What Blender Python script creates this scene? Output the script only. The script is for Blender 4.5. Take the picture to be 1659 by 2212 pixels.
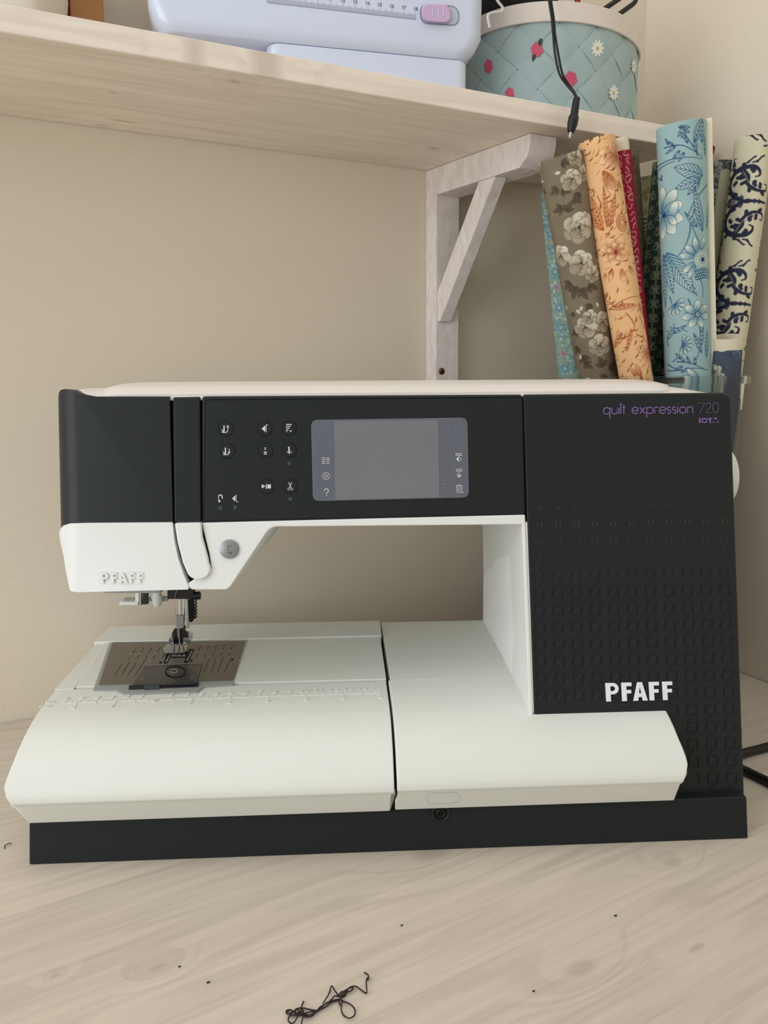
import bpy, bmesh, math, random
import numpy as np
from mathutils import Vector, Matrix
from math import pi, sin, cos, radians

for o in list(bpy.data.objects): bpy.data.objects.remove(o)
SC = bpy.context.scene
COL = SC.collection
random.seed(7); RNG = np.random.RandomState(11)

# ------------------------------------------------------------------ camera
FPX, CX, CY = 1600.0, 829.5, 1106.0
R = np.array([[0.99875516, 0.01478158, -0.04764062],
              [-0.04923601, 0.13903456, -0.98906279],
              [-0.00799621, 0.9901772, 0.13958927]])
CAM = np.array([-0.02697646, -0.42737346, 0.2745532])
cd = bpy.data.cameras.new('camera'); cam = bpy.data.objects.new('camera', cd); COL.objects.link(cam)
cd.sensor_fit = 'VERTICAL'; cd.sensor_height = 36.0; cd.sensor_width = 27.0
cd.lens = FPX / 2212 * 36.0; cd.clip_start = 0.01; cd.clip_end = 50
cam.matrix_world = Matrix([list(R[0]) + [CAM[0]], list(R[1]) + [CAM[1]], list(R[2]) + [CAM[2]], [0, 0, 0, 1]])
SC.camera = cam

# ------------------------------------------------------------------ light
SC.view_settings.view_transform = 'Standard'; SC.view_settings.look = 'None'
SC.view_settings.gamma = 1.0; SC.view_settings.use_curve_mapping = False
SC.view_settings.exposure = 0.0
wd = bpy.data.worlds.new('room_light'); SC.world = wd; wd.use_nodes = True
wd.node_tree.nodes['Background'].inputs[0].default_value = (0.97, 0.99, 1.0, 1)
wd.node_tree.nodes['Background'].inputs[1].default_value = 0.47

def area(name, loc, target, sx, sy, power, color):
    l = bpy.data.lights.new(name, 'AREA'); l.shape = 'RECTANGLE'; l.size = sx; l.size_y = sy
    l.energy = power; l.color = color
    o = bpy.data.objects.new(name, l); COL.objects.link(o); o.location = loc
    o.rotation_euler = (Vector(target) - Vector(loc)).to_track_quat('-Z', 'Y').to_euler()
    return o
area('window_light', (-1.4, -1.05, .45), (0.05, 0.15, 0.2), 1.2, 1.1, 13.5, (0.94, 0.98, 1.0))
area('upper_left_fill', (-1.2, -.5, 1.4), (0.1, 0.15, 0.25), .9, .9, 6, (1.0, 0.99, 0.97))  # added fill lamp, lifts the upper right wall and the table
area('ceiling_bounce', (.0, -.8, 2.0), (0.05, 0.15, 0.25), 1.5, 1.4, 7, (1.0, 0.96, 0.9))

# ------------------------------------------------------------------ frames
TL = math.tan(radians(7))
SW = np.array([0.937076264, 0.349124727, 0.0]); NW = np.array([-0.349124727, 0.937076264, 0.0])
def ray(px, py): return R @ np.array([(px - CX) / FPX, -(py - CY) / FPX, -1.0])
def hit(px, py, n, d):
    r = ray(px, py); n = np.array(n, float); return CAM + r * ((d - n @ CAM) / (n @ r))
def hz(px, py, z): return hit(px, py, (0, 0, 1), z)
def hy(px, py, y): return hit(px, py, (0, 1, 0), y)
def hx(px, py, x): return hit(px, py, (1, 0, 0), x)
def F(px, py, off=0.0): return hit(px, py, (0, 1, -TL), .0105 - .0265 * TL - off)   # leaning front face of the machine
def W(a, b, z=0.0): return SW * a + NW * b + np.array([0, 0, z])                     # along the wall, towards the wall, up
def wb(px, py, b): return hit(px, py, NW, b)

# ------------------------------------------------------------------ materials
def s2l(c):
    return tuple((x / 12.92 if x <= .04045 else ((x + .055) / 1.055) ** 2.4) for x in c)
def rgb(r, g, b): return s2l((r / 255, g / 255, b / 255))
def mat(name, col, rough=.5, metal=0.0, spec=.5, bump=0.0, bscale=400.0, trans=0.0, ior=1.45, coat=0.0, alpha=1.0, var=0.0, vscale=30.0):
    m = bpy.data.materials.new(name); m.use_nodes = True; nt = m.node_tree; b = nt.nodes['Principled BSDF']
    b.inputs['Base Color'].default_value = (*col, 1); b.inputs['Roughness'].default_value = rough
    b.inputs['Metallic'].default_value = metal; b.inputs['Specular IOR Level'].default_value = spec
    b.inputs['Transmission Weight'].default_value = trans; b.inputs['IOR'].default_value = ior
    b.inputs['Coat Weight'].default_value = coat; b.inputs['Alpha'].default_value = alpha
    tc = nt.nodes.new('ShaderNodeTexCoord')
    if bump:
        n = nt.nodes.new('ShaderNodeTexNoise'); n.inputs['Scale'].default_value = bscale; n.inputs['Detail'].default_value = 3
        nt.links.new(tc.outputs['Object'], n.inputs['Vector'])
        bp = nt.nodes.new('ShaderNodeBump'); bp.inputs['Strength'].default_value = bump; bp.inputs['Distance'].default_value = .001
        nt.links.new(n.outputs['Fac'], bp.inputs['Height']); nt.links.new(bp.outputs['Normal'], b.inputs['Normal'])
    n2 = nt.nodes.new('ShaderNodeTexNoise'); n2.inputs['Scale'].default_value = vscale; n2.inputs['Detail'].default_value = 4
    nt.links.new(tc.outputs['Object'], n2.inputs['Vector'])
    mx = nt.nodes.new('ShaderNodeMix'); mx.data_type = 'RGBA'
    v = var if var else .02
    mx.inputs[6].default_value = (*[c * (1 - v) for c in col], 1); mx.inputs[7].default_value = (*[min(1, c * (1 + v)) for c in col], 1)
    nt.links.new(n2.outputs['Fac'], mx.inputs[0]); nt.links.new(mx.outputs[2], b.inputs['Base Color'])
    return m

def wood(name, light, dark, axis_scale, knots=(), grain=.5, rough=.55, coord='Object', rot=None, tint=0.0, kd=.6):
    """whitewashed pine: stretched noise grain, knots at given object-space points (x, y, z, rx, ry)"""
    m = bpy.data.materials.new(name); m.use_nodes = True; nt = m.node_tree; N = nt.nodes; L = nt.links
    b = N['Principled BSDF']; b.inputs['Roughness'].default_value = rough; b.inputs['Specular IOR Level'].default_value = .3
    tc = N.new('ShaderNodeTexCoord'); mp = N.new('ShaderNodeMapping')
    if rot: mp.inputs['Rotation'].default_value = rot
    L.new(tc.outputs[coord], mp.inputs['Vector'])
    mp2 = N.new('ShaderNodeMapping'); mp2.inputs['Scale'].default_value = axis_scale; L.new(mp.outputs[0], mp2.inputs[0])
    src = mp2.outputs[0]
    # knots bend the grain
    kfac = None
    for (kx, ky, kz, rx, ry) in knots:
        sub = N.new('ShaderNodeVectorMath'); sub.operation = 'SUBTRACT'; sub.inputs[1].default_value = (kx, ky, kz); L.new(mp.outputs[0], sub.inputs[0])
        dv = N.new('ShaderNodeVectorMath'); dv.operation = 'DIVIDE'; dv.inputs[1].default_value = (rx, ry, 1000); L.new(sub.outputs[0], dv.inputs[0])
        ln = N.new('ShaderNodeVectorMath'); ln.operation = 'LENGTH'; L.new(dv.outputs[0], ln.inputs[0])
        mr = N.new('ShaderNodeMapRange'); mr.inputs[1].default_value = 1.25; mr.inputs[2].default_value = .5; L.new(ln.outputs['Value'], mr.inputs[0])
        mr2 = N.new('ShaderNodeMapRange'); mr2.inputs[1].default_value = 4.5; mr2.inputs[2].default_value = .8; mr2.interpolation_type = 'SMOOTHSTEP'; L.new(ln.outputs['Value'], mr2.inputs[0])
        sc = N.new('ShaderNodeVectorMath'); sc.operation = 'SCALE'; sc.inputs[0].default_value = (0, .6, 0); L.new(mr2.outputs[0], sc.inputs['Scale'])
        ad = N.new('ShaderNodeVectorMath'); ad.operation = 'ADD'; L.new(src, ad.inputs[0]); L.new(sc.outputs[0], ad.inputs[1]); src = ad.outputs[0]
        if kfac is None: kfac = mr.outputs[0]
        else:
            mxx = N.new('ShaderNodeMath'); mxx.operation = 'MAXIMUM'; L.new(kfac, mxx.inputs[0]); L.new(mr.outputs[0], mxx.inputs[1]); kfac = mxx.outputs[0]
    n1 = N.new('ShaderNodeTexNoise'); n1.inputs['Scale'].default_value = 1; n1.inputs['Detail'].default_value = 3; n1.inputs['Roughness'].default_value = .55; L.new(src, n1.inputs['Vector'])
    wv = N.new('ShaderNodeMath'); wv.operation = 'MULTIPLY'; wv.inputs[1].default_value = 42; L.new(n1.outputs['Fac'], wv.inputs[0])
    sn = N.new('ShaderNodeMath'); sn.operation = 'SINE'; L.new(wv.outputs[0], sn.inputs[0])
    mr = N.new('ShaderNodeMapRange'); mr.inputs[1].default_value = -.2; mr.inputs[2].default_value = 1.0; mr.inputs[4].default_value = grain; L.new(sn.outputs[0], mr.inputs[0])
    mp3 = N.new('ShaderNodeVectorMath'); mp3.operation = 'MULTIPLY'; mp3.inputs[1].default_value = (2.2, 9, 9); L.new(mp2.outputs[0], mp3.inputs[0])
    n2 = N.new('ShaderNodeTexNoise'); n2.inputs['Scale'].default_value = 1; n2.inputs['Detail'].default_value = 6; L.new(mp3.outputs[0], n2.inputs['Vector'])
    mr3 = N.new('ShaderNodeMapRange'); mr3.inputs[1].default_value = .38; mr3.inputs[2].default_value = .75; mr3.inputs[4].default_value = grain * .9; L.new(n2.outputs['Fac'], mr3.inputs[0])
    n3 = N.new('ShaderNodeTexNoise'); n3.inputs['Scale'].default_value = .55; L.new(mp2.outputs[0], n3.inputs['Vector'])
    m3 = N.new('ShaderNodeMath'); m3.operation = 'MULTIPLY'; L.new(mr.outputs[0], m3.inputs[0]); L.new(n3.outputs['Fac'], m3.inputs[1])
    a1 = N.new('ShaderNodeMath'); a1.operation = 'ADD'; a1.use_clamp = True; L.new(m3.outputs[0], a1.inputs[0]); L.new(mr3.outputs[0], a1.inputs[1])
    fac = a1.outputs[0]
    if kfac is not None:
        km = N.new('ShaderNodeMath'); km.operation = 'MULTIPLY'; km.inputs[1].default_value = kd; L.new(kfac, km.inputs[0])
        a2 = N.new('ShaderNodeMath'); a2.operation = 'MAXIMUM'; L.new(fac, a2.inputs[0]); L.new(km.outputs[0], a2.inputs[1]); fac = a2.outputs[0]
    mx = N.new('ShaderNodeMix'); mx.data_type = 'RGBA'; mx.inputs[6].default_value = (*light, 1); mx.inputs[7].default_value = (*dark, 1)
    L.new(fac, mx.inputs[0]); out = mx.outputs[2]
    if tint:
        oi = N.new('ShaderNodeObjectInfo'); mt = N.new('ShaderNodeMapRange'); mt.inputs[3].default_value = 1 - tint; mt.inputs[4].default_value = 1 + tint * .3
        L.new(oi.outputs['Random'], mt.inputs[0]); hs = N.new('ShaderNodeHueSaturation'); L.new(mt.outputs[0], hs.inputs['Value']); L.new(out, hs.inputs['Color']); out = hs.outputs['Color']
    L.new(out, b.inputs['Base Color'])
    bp = N.new('ShaderNodeBump'); bp.inputs['Strength'].default_value = .25; bp.inputs['Distance'].default_value = .0006; bp.invert = True
    L.new(a1.outputs[0], bp.inputs['Height']); L.new(bp.outputs['Normal'], b.inputs['Normal'])
    return m

M = {}
M['wall'] = mat('painted_wall', rgb(228, 217, 198), .85, spec=.2, bump=.25, bscale=900, var=.015, vscale=4)
M['black'] = mat('charcoal_plastic', rgb(30, 34, 35), .42, spec=.35, bump=.05, bscale=2500)
M['blackflat'] = mat('charcoal_base_plastic', rgb(26, 32, 34), .5, spec=.35, bump=.05, bscale=2500)
M['gap'] = mat('dark_recess', rgb(12, 12, 13), .6, spec=.2)
M['white'] = mat('white_plastic', rgb(232, 234, 232), .45, spec=.4, bump=.03, bscale=3000)
M['bright'] = mat('lit_white_plastic', rgb(247, 249, 248), .4, spec=.5)  # white plastic lightened, light on the inner column wall put into its colour
M['cream'] = mat('cream_lid_plastic', rgb(232, 226, 220), .4, spec=.4)
M['bedw'] = mat('white_bed_plastic', rgb(229, 231, 225), .5, spec=.35, bump=.04, bscale=2500)
M['silver'] = mat('silver_button', rgb(150, 152, 152), .35, metal=.5)
M['screen'] = mat('screen_border', rgb(96, 99, 110), .12, spec=.6, coat=.5)
M['lcd'] = mat('screen_glass', rgb(116, 118, 123), .12, spec=.6, coat=.5, var=.08, vscale=25)  # light grey of the reflected room painted into the glass colour
M['icon'] = mat('printed_white', rgb(214, 216, 216), .5)
M['icong'] = mat('printed_grey', rgb(128, 131, 138), .5)
M['dot'] = mat('indicator_grey', rgb(62, 68, 72), .5)
M['purple'] = mat('printed_purple', rgb(128, 98, 158), .5)
M['purpleg'] = mat('printed_greyviolet', rgb(108, 98, 130), .5)
M['logo'] = mat('printed_logo_white', rgb(238, 240, 246), .4)
M['steel'] = mat('brushed_steel', rgb(128, 122, 112), .38, metal=.75, bump=.1, bscale=1500)
M['chrome'] = mat('chrome', rgb(205, 205, 205), .15, metal=1)
M['greyf'] = mat('grey_frame_plastic', rgb(158, 161, 160), .4)
M['smoke'] = mat('smoked_plastic', rgb(52, 49, 48), .3, spec=.35)
M['smokedk'] = mat('dark_smoked_plastic', rgb(38, 38, 46), .2, spec=.5)
M['clear'] = mat('clear_plastic', (0.93, 0.95, 0.95), .06, trans=1.0, ior=1.25, spec=.5)
M['cfoot'] = mat('clear_foot_plastic', (0.8, 0.8, 0.78), .12, trans=.75, ior=1.3)
M['dark'] = mat('black_metal', rgb(30, 29, 28), .4, metal=.2)
M['rubber'] = mat('black_rubber', rgb(22, 22, 23), .45)
M['thread'] = mat('dark_thread', rgb(52, 42, 44), .8)
M['thread2'] = mat('pink_thread', rgb(200, 150, 140), .8)
M['brass'] = mat('brass_screw', rgb(120, 92, 60), .35, metal=.9)
M['lav'] = mat('pale_lavender_plastic', rgb(213, 222, 242), .22, spec=.5, coat=.3)
M['lavdk'] = mat('lavender_slot', rgb(190, 196, 214), .4)
M['lilac'] = mat('lilac_button', rgb(205, 176, 214), .25, spec=.5, coat=.4)
M['mark'] = mat('printed_grey_mark', rgb(120, 124, 140), .5)
M['blueb'] = mat('pale_blue_painted_splint', rgb(164, 184, 185), .6, bump=.3, bscale=220, var=.1, vscale=40)
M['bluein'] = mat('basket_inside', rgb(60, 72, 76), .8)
M['rim'] = mat('white_painted_rim', rgb(224, 214, 204), .6, bump=.4, bscale=250, var=.06, vscale=60)
M['pink'] = mat('pink_paint', rgb(205, 84, 112), .5, var=.12, vscale=300)
M['daisy'] = mat('white_paint', rgb(232, 234, 226), .5)
M['yel'] = mat('yellow_green_paint', rgb(190, 196, 90), .5)
M['leafp'] = mat('green_paint', rgb(40, 66, 44), .5)
M['bag'] = mat('black_cloth', rgb(20, 19, 20), .8, bump=.5, bscale=200)
M['wire'] = mat('white_wire', rgb(205, 205, 205), .4)
M['redp'] = mat('red_plastic', rgb(160, 34, 44), .4)
M['amber'] = mat('amber_brown_board', rgb(168, 118, 66), .5, var=.2, vscale=18)
M['vase'] = mat('cream_cloth', rgb(206, 198, 182), .8, bump=.6, bscale=90, var=.08)
M['maroon'] = mat('maroon_fabric', rgb(92, 40, 38), .8)
M['floor'] = mat('floor_boards', rgb(150, 120, 90), .6)
M['tubec'] = mat('cream_card_tube', rgb(232, 222, 196), .7)
M['frame'] = mat('white_table_frame', rgb(215, 210, 203), .5)

# print material reads the per-vertex colour of the cloth print
def printmat():
    m = bpy.data.materials.new('printed_cotton'); m.use_nodes = True; nt = m.node_tree; b = nt.nodes['Principled BSDF']
    a = nt.nodes.new('ShaderNodeAttribute'); a.attribute_name = 'print'; nt.links.new(a.outputs['Color'], b.inputs['Base Color'])
    b.inputs['Roughness'].default_value = .75; b.inputs['Specular IOR Level'].default_value = .2
    n = nt.nodes.new('ShaderNodeTexNoise'); n.inputs['Scale'].default_value = 1800
    tc = nt.nodes.new('ShaderNodeTexCoord'); nt.links.new(tc.outputs['Object'], n.inputs['Vector'])
    bp = nt.nodes.new('ShaderNodeBump'); bp.inputs['Strength'].default_value = .15; bp.inputs['Distance'].default_value = .0005
    nt.links.new(n.outputs['Fac'], bp.inputs['Height']); nt.links.new(bp.outputs['Normal'], b.inputs['Normal'])
    return m
M['print'] = printmat()

# ------------------------------------------------------------------ mesh helpers
def finish(o, parent=None, bevel=0.0, seg=2, smooth=True, angle=35):
    me = o.data
    if smooth and len(me.polygons):
        me.polygons.foreach_set('use_smooth', [True] * len(me.polygons))
        if not bevel: me.set_sharp_from_angle(angle=radians(angle))
    if bevel:
        b = o.modifiers.new('bevel', 'BEVEL'); b.width = bevel; b.segments = seg; b.limit_method = 'ANGLE'; b.angle_limit = radians(32)
        b.harden_normals = True
    if parent is not None:
        o.parent = parent
        o.matrix_parent_inverse = Matrix.Translation(-parent.location)
    return o
def mesh(name, verts, faces, m, parent=None, bevel=0.0, seg=2, smooth=True, angle=35, recalc=True):
    me = bpy.data.meshes.new(name); me.from_pydata([tuple(map(float, v)) for v in verts], [], faces)
    if recalc:
        bm = bmesh.new(); bm.from_mesh(me); bmesh.ops.recalc_face_normals(bm, faces=bm.faces); bm.to_mesh(me); bm.free()
    me.materials.append(m); me.update()
    o = bpy.data.objects.new(name, me); COL.objects.link(o)
    return finish(o, parent, bevel, seg, smooth, angle)
def from_bm(name, bm, m, parent=None, bevel=0.0, seg=2, smooth=True, angle=35):
    bmesh.ops.recalc_face_normals(bm, faces=bm.faces)
    me = bpy.data.meshes.new(name); bm.to_mesh(me); bm.free(); me.materials.append(m)
    o = bpy.data.objects.new(name, me); COL.objects.link(o)
    return finish(o, parent, bevel, seg, smooth, angle)
def empty(name, loc):
    o = bpy.data.objects.new(name, None); COL.objects.link(o); o.location = tuple(loc); o.empty_display_size = .02
    return o
def tag(o, label=None, cat=None, group=None, kind=None):
    if label: o['label'] = label
    if cat: o['category'] = cat
    if group: o['group'] = group
    if kind: o['kind'] = kind
    return o
def boxv(p0, p1):
    (x0, y0, z0), (x1, y1, z1) = p0, p1
    v = [(x0, y0, z0), (x1, y0, z0), (x1, y1, z0), (x0, y1, z0), (x0, y0, z1), (x1, y0, z1), (x1, y1, z1), (x0, y1, z1)]
    return v, [(0, 3, 2, 1), (4, 5, 6, 7), (0, 1, 5, 4), (1, 2, 6, 5), (2, 3, 7, 6), (3, 0, 4, 7)]
def box(name, p0, p1, m, parent=None, bevel=0.0, frame=None, **k):
    v, f = boxv(p0, p1)
    if frame: v = [frame(*q) for q in v]
    return mesh(name, v, f, m, parent, bevel, **k)
def rounded(poly, radii, seg=6):
    """round the corners of a 2D polygon"""
    out = []; n = len(poly)
    if not isinstance(radii, (list, tuple)): radii = [radii] * n
    for i in range(n):
        p = np.array(poly[i], float); a = np.array(poly[i - 1], float); b = np.array(poly[(i + 1) % n], float); r = radii[i]
        if r <= 0: out.append(tuple(p)); continue
        u = (a - p); lu = np.linalg.norm(u); u /= lu; w = (b - p); lw = np.linalg.norm(w); w /= lw
        d = min(r, lu * .49, lw * .49); s = p + u * d; e = p + w * d
        for k in range(seg + 1):
            t = k / seg; q = (1 - t) ** 2 * s + 2 * t * (1 - t) * p + t * t * e; out.append(tuple(q))
    return out
def loft(name, front, back, m, parent=None, bevel=0.0, **k):
    n = len(front); v = list(front) + list(back)
    f = [tuple(range(n)), tuple(range(2 * n - 1, n - 1, -1))] + [(i, n + i, n + (i + 1) % n, (i + 1) % n) for i in range(n)]
    return mesh(name, v, f, m, parent, bevel, **k)
def face_prism(name, px, m, parent, off=0.0, depth=None, yback=None, bevel=.0006, rad=0, shift=0.0, seg=5, **k):
    if rad: px = rounded(px, rad, seg)
    fr = [F(x, y, off) for x, y in px]
    if yback is not None: bk = [np.array([p[0] + shift, yback, p[2]]) for p in fr]
    else: bk = [p + np.array([0, depth, 0]) for p in fr]
    return loft(name, fr, bk, m, parent, bevel, **k)
def tube_data(pts, r, n=8, closed=False, cap=True):
    P = [Vector(p) for p in pts]; V = []; Fc = []
    rr = r if isinstance(r, (list, tuple)) else [r] * len(P)
    up = None
    for i, p in enumerate(P):
        t = (P[min(i + 1, len(P) - 1)] - P[max(i - 1, 0)]).normalized()
        if up is None:
            up = t.orthogonal().normalized()
        up = (up - t * up.dot(t)); up = up.normalized() if up.length > 1e-9 else t.orthogonal().normalized()
        s = t.cross(up)
        for k in range(n):
            a = 2 * pi * k / n; V.append(p + (up * cos(a) + s * sin(a)) * rr[i])
    for i in range(len(P) - 1):
        for k in range(n):
            Fc.append((i * n + k, i * n + (k + 1) % n, (i + 1) * n + (k + 1) % n, (i + 1) * n + k))
    if cap: Fc.append(tuple(range(n))[::-1]); Fc.append(tuple(range((len(P) - 1) * n, len(P) * n)))
    return V, Fc
def tube(name, pts, r, m, parent=None, n=8): 
    v, f = tube_data(pts, r, n); return mesh(name, v, f, m, parent, angle=60)
def multi(name, parts, m, parent=None, bevel=0, **k):
    V = []; Fc = []
    for v, f in parts:
        b = len(V); V += [tuple(q) for q in v]; Fc += [tuple(i + b for i in ff) for ff in f]
    return mesh(name, V, Fc, m, parent, bevel, **k)
def spline(pts, n=8):
    P = [np.array(p, float) for p in pts]; out = []
    for i in range(len(P) - 1):
        p0 = P[max(i - 1, 0)]; p1 = P[i]; p2 = P[i + 1]; p3 = P[min(i + 2, len(P) - 1)]
        for k in range(n):
            t = k / n
            out.append(.5 * ((2 * p1) + (-p0 + p2) * t + (2 * p0 - 5 * p1 + 4 * p2 - p3) * t * t + (-p0 + 3 * p1 - 3 * p2 + p3) * t ** 3))
    out.append(P[-1]); return out
def cyl_data(c0, c1, r0, r1=None, n=24):
    return tube_data([c0, c1], [r0, r0 if r1 is None else r1], n)
def cyl(name, c0, c1, r0, m, parent=None, r1=None, n=24, bevel=0): 
    v, f = cyl_data(c0, c1, r0, r1, n); return mesh(name, v, f, m, parent, bevel)
def lathe(name, prof, c, axis, m, parent=None, n=32):
    """prof: list of (radius, height along axis)"""
    ax = Vector(axis).normalized(); u = ax.orthogonal().normalized(); w = ax.cross(u); V = []; Fc = []
    for r, h in prof:
        for k in range(n):
            a = 2 * pi * k / n; V.append(Vector(c) + ax * h + (u * cos(a) + w * sin(a)) * r)
    for i in range(len(prof) - 1):
        for k in range(n): Fc.append((i * n + k, i * n + (k + 1) % n, (i + 1) * n + (k + 1) % n, (i + 1) * n + k))
    return mesh(name, V, Fc, m, parent, angle=50)

# flat ribbons (print, engraved lines) on any surface map f(x, y) -> 3D
def ribbon_data(pts, w, f, closed=False, thick=None):
    P = [np.array(p, float) for p in pts]
    if closed: P = P + [P[0]]
    V = []; Fc = []
    for i, p in enumerate(P):
        a = P[max(i - 1, 0)]; b = P[min(i + 1, len(P) - 1)]
        if closed and i in (0, len(P) - 1): a = P[-2]; b = P[1]
        t = b - a; t /= (np.linalg.norm(t) + 1e-9); nrm = np.array([-t[1], t[0]])
        V.append(f(*(p + nrm * w / 2))); V.append(f(*(p - nrm * w / 2)))
    for i in range(len(P) - 1): Fc.append((2 * i, 2 * i + 1, 2 * i + 3, 2 * i + 2))
    return V, Fc
def poly_data(pts, f): return [f(*p) for p in pts], [tuple(range(len(pts)))]
def arc(cx, cy, rx, ry, a0, a1, n=14): return [(cx + rx * cos(radians(a0 + (a1 - a0) * k / n)), cy + ry * sin(radians(a0 + (a1 - a0) * k / n))) for k in range(n + 1)]
def circ(cx, cy, r, n=16): return [(cx + r * cos(2 * pi * k / n), cy + r * sin(2 * pi * k / n)) for k in range(n)]
def decal(name, parts, m, parent, smooth=False): return multi(name, parts, m, parent, smooth=smooth, recalc=False)

def text_parts(body, size, extrude=0.0, offset=0.0, align='LEFT', shear=0.0):
    cu = bpy.data.curves.new('t', 'FONT'); cu.body = body; cu.size = size; cu.extrude = extrude; cu.offset = offset; cu.align_x = align; cu.shear = shear
    cu.resolution_u = 3
    ob = bpy.data.objects.new('t', cu); COL.objects.link(ob)
    dg = bpy.context.evaluated_depsgraph_get(); dg.update(); me = bpy.data.meshes.new_from_object(ob.evaluated_get(dg))
    v = [tuple(q.co) for q in me.vertices]; f = [tuple(p.vertices) for p in me.polygons]
    bpy.data.objects.remove(ob); bpy.data.curves.remove(cu); bpy.data.meshes.remove(me)
    return v, f

# ================================================================== SETTING
BW, AW = .3184, .4545          # back wall plane, right wall plane (wall frame)
box('wall_back', (-1.5, BW, -.75), (AW + .1, BW + .1, 1.9), M['wall'], frame=W)['kind'] = 'structure'
box('wall_right', (AW, -2.3, -.75), (AW + .1, BW, 1.9), M['wall'], frame=W)['kind'] = 'structure'
box('floor', (-1.5, -2.3, -.79), (AW, BW, -.75), M['floor'], frame=W)['kind'] = 'structure'

# ------------------------------------------------------------------ work table of glued boards
GA = radians(27.23); G = np.array([cos(GA), sin(GA), 0]); GN = np.array([-sin(GA), cos(GA), 0])
ta, tb0, tb1 = (-1.05, AW - .002), -.36, BW - .002
tabl = empty('work_table', W(-.3, 0, -.75))
tag(tabl, 'whitewashed pine work table with diagonal grain under the sewing machine', 'table')
def grain_pt(px, py):
    p = hz(px, py, 0); return (float(p @ G), float(p @ GN))
kn = [(*grain_pt(342, 2090), 0, .006, .0035), (*grain_pt(120, 2107), 0, .0035, .0022), (*grain_pt(1255, 2092), 0, .011, .005),
      (*grain_pt(1452, 1862), 0, .008, .005), (*grain_pt(935, 1838), 0, .016, .010), (*grain_pt(1505, 2047), 0, .007, .0022)]
M['table'] = wood('whitewashed_pine_top', rgb(217, 206, 191), rgb(178, 168, 153), (2.2, 26, 26), kn, grain=.42, rot=(0, 0, -GA), tint=.07)
seams = [-.10237 - .0799 * k for k in range(-12, 5)]
for lo, hi in zip(sorted(seams)[:-1], sorted(seams)[1:]):
    bm = bmesh.new()
    v, f = boxv((ta[0], tb0, -.028), (ta[1], tb1, 0)); bv = [bm.verts.new(tuple(W(*q))) for q in v]
    for ff in f: bm.faces.new([bv[i] for i in ff])
    for d, s in ((lo + .00004, 1), (hi - .00004, -1)):
        r = bmesh.ops.bisect_plane(bm, geom=bm.verts[:] + bm.edges[:] + bm.faces[:], plane_co=tuple(GN * d), plane_no=tuple(GN * -s), clear_outer=True)
        ed = [e for e in bm.edges if e.is_boundary]
        if ed: bmesh.ops.holes_fill(bm, edges=ed)
    if len(bm.faces) > 3: from_bm('board', bm, M['table'], tabl, smooth=False)
    else: bm.free()
for a in (-.98, .36):
    for b in (-.3, .25): box('leg', (a, b, -.75), (a + .05, b + .05, -.028), M['frame'], tabl, .003, frame=W)
box('apron', (-.93, -.29, -.11), (.36, -.27, -.028), M['frame'], tabl, frame=W)
box('apron', (-.93, .27, -.11), (.36, .29, -.028), M['frame'], tabl, frame=W)

# ------------------------------------------------------------------ wall shelf and bracket
WA = math.atan2(SW[1], SW[0])
def knw(px, py):
    p = hz(px, py, .5118); return (float(p @ SW), float(p @ NW), 0)
ks = [(*knw(505, 176), .007, .004), (*knw(245, 200), .006, .0022), (*knw(270, 262), .014, .0025), (*knw(222, 271), .008, .0022), (*knw(936, 320), .007, .004), (float(wb(575, 128, .1694) @ SW), .1680, 0, .014, .0035), (float(wb(420, 105, .1694) @ SW), .1685, 0, .010, .0015)]
M['shelf'] = wood('whitewashed_pine_shelf', rgb(245, 234, 221), rgb(192, 174, 157), (2.0, 22, 22), ks, grain=.28, rot=(0, 0, -WA))
M['shelfedge'] = M['shelf']
M['brk'] = wood('whitewashed_pine_bracket', rgb(240, 232, 228), rgb(198, 186, 178), (30, 30, 8), (), grain=.4)
ZS0, ZS1 = .5118, .5292
poly = [(-.95, .1694), (.3892, .1694), (.322, BW - .0005), (-.95, BW - .0005)]
loft_shelf = loft('wall_shelf', [W(a, b, ZS0) for a, b in poly], [W(a, b, ZS1) for a, b in poly], M['shelf'], None, .0012)
tag(loft_shelf, 'whitewashed pine shelf board running along the wall above the sewing machine', 'shelf')

brk = empty('shelf_bracket', W(.178, BW, .27)); tag(brk, 'pale wooden shelf bracket with diagonal brace screwed to the wall', 'bracket')
KS = .296
def BF(w, o, z): return W(.1782 + w + KS * o, BW - o, z)
box('post', (0, .0002, .262), (.0265, .0152, ZS0 - .0262), M['brk'], brk, .0008, frame=BF)
pr = [(.0002, ZS0 - .0264), (.0002, ZS0 - .0003), (.1285, ZS0 - .0003)] + [(.1285 - .004 * (k / 6) ** 2, ZS0 - .003 - .0165 * k / 6) for k in range(7)] + [(.117, ZS0 - .0264)]
loft('arm', [BF(.0005, o, z) for o, z in pr], [BF(.0283, o, z) for o, z in pr], M['brk'], brk, .0006)
br = [(.0152, .362), (.0152, .392), (.083, ZS0 - .0264), (.1005, ZS0 - .0264), (.0152 + .006, .360)]
br = [(.0153, .3615), (.0153, .3910), (.0690, ZS0 - .0265), (.0890, ZS0 - .0265), (.0190, .3612)]
loft('brace', [BF(.0012, o, z) for o, z in br], [BF(.0140, o, z) for o, z in br], M['brk'], brk, .0007)
sc = BF(.0165, .0152, 0); spt = hit(954, 802, NW, BW - .0152)
scr = lathe('screw', [(0, .0012), (.0018, .0012), (.0032, .0004), (.0036, 0), (.0036, -.001)], spt, -NW, M['brass'], brk, 20)
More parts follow.
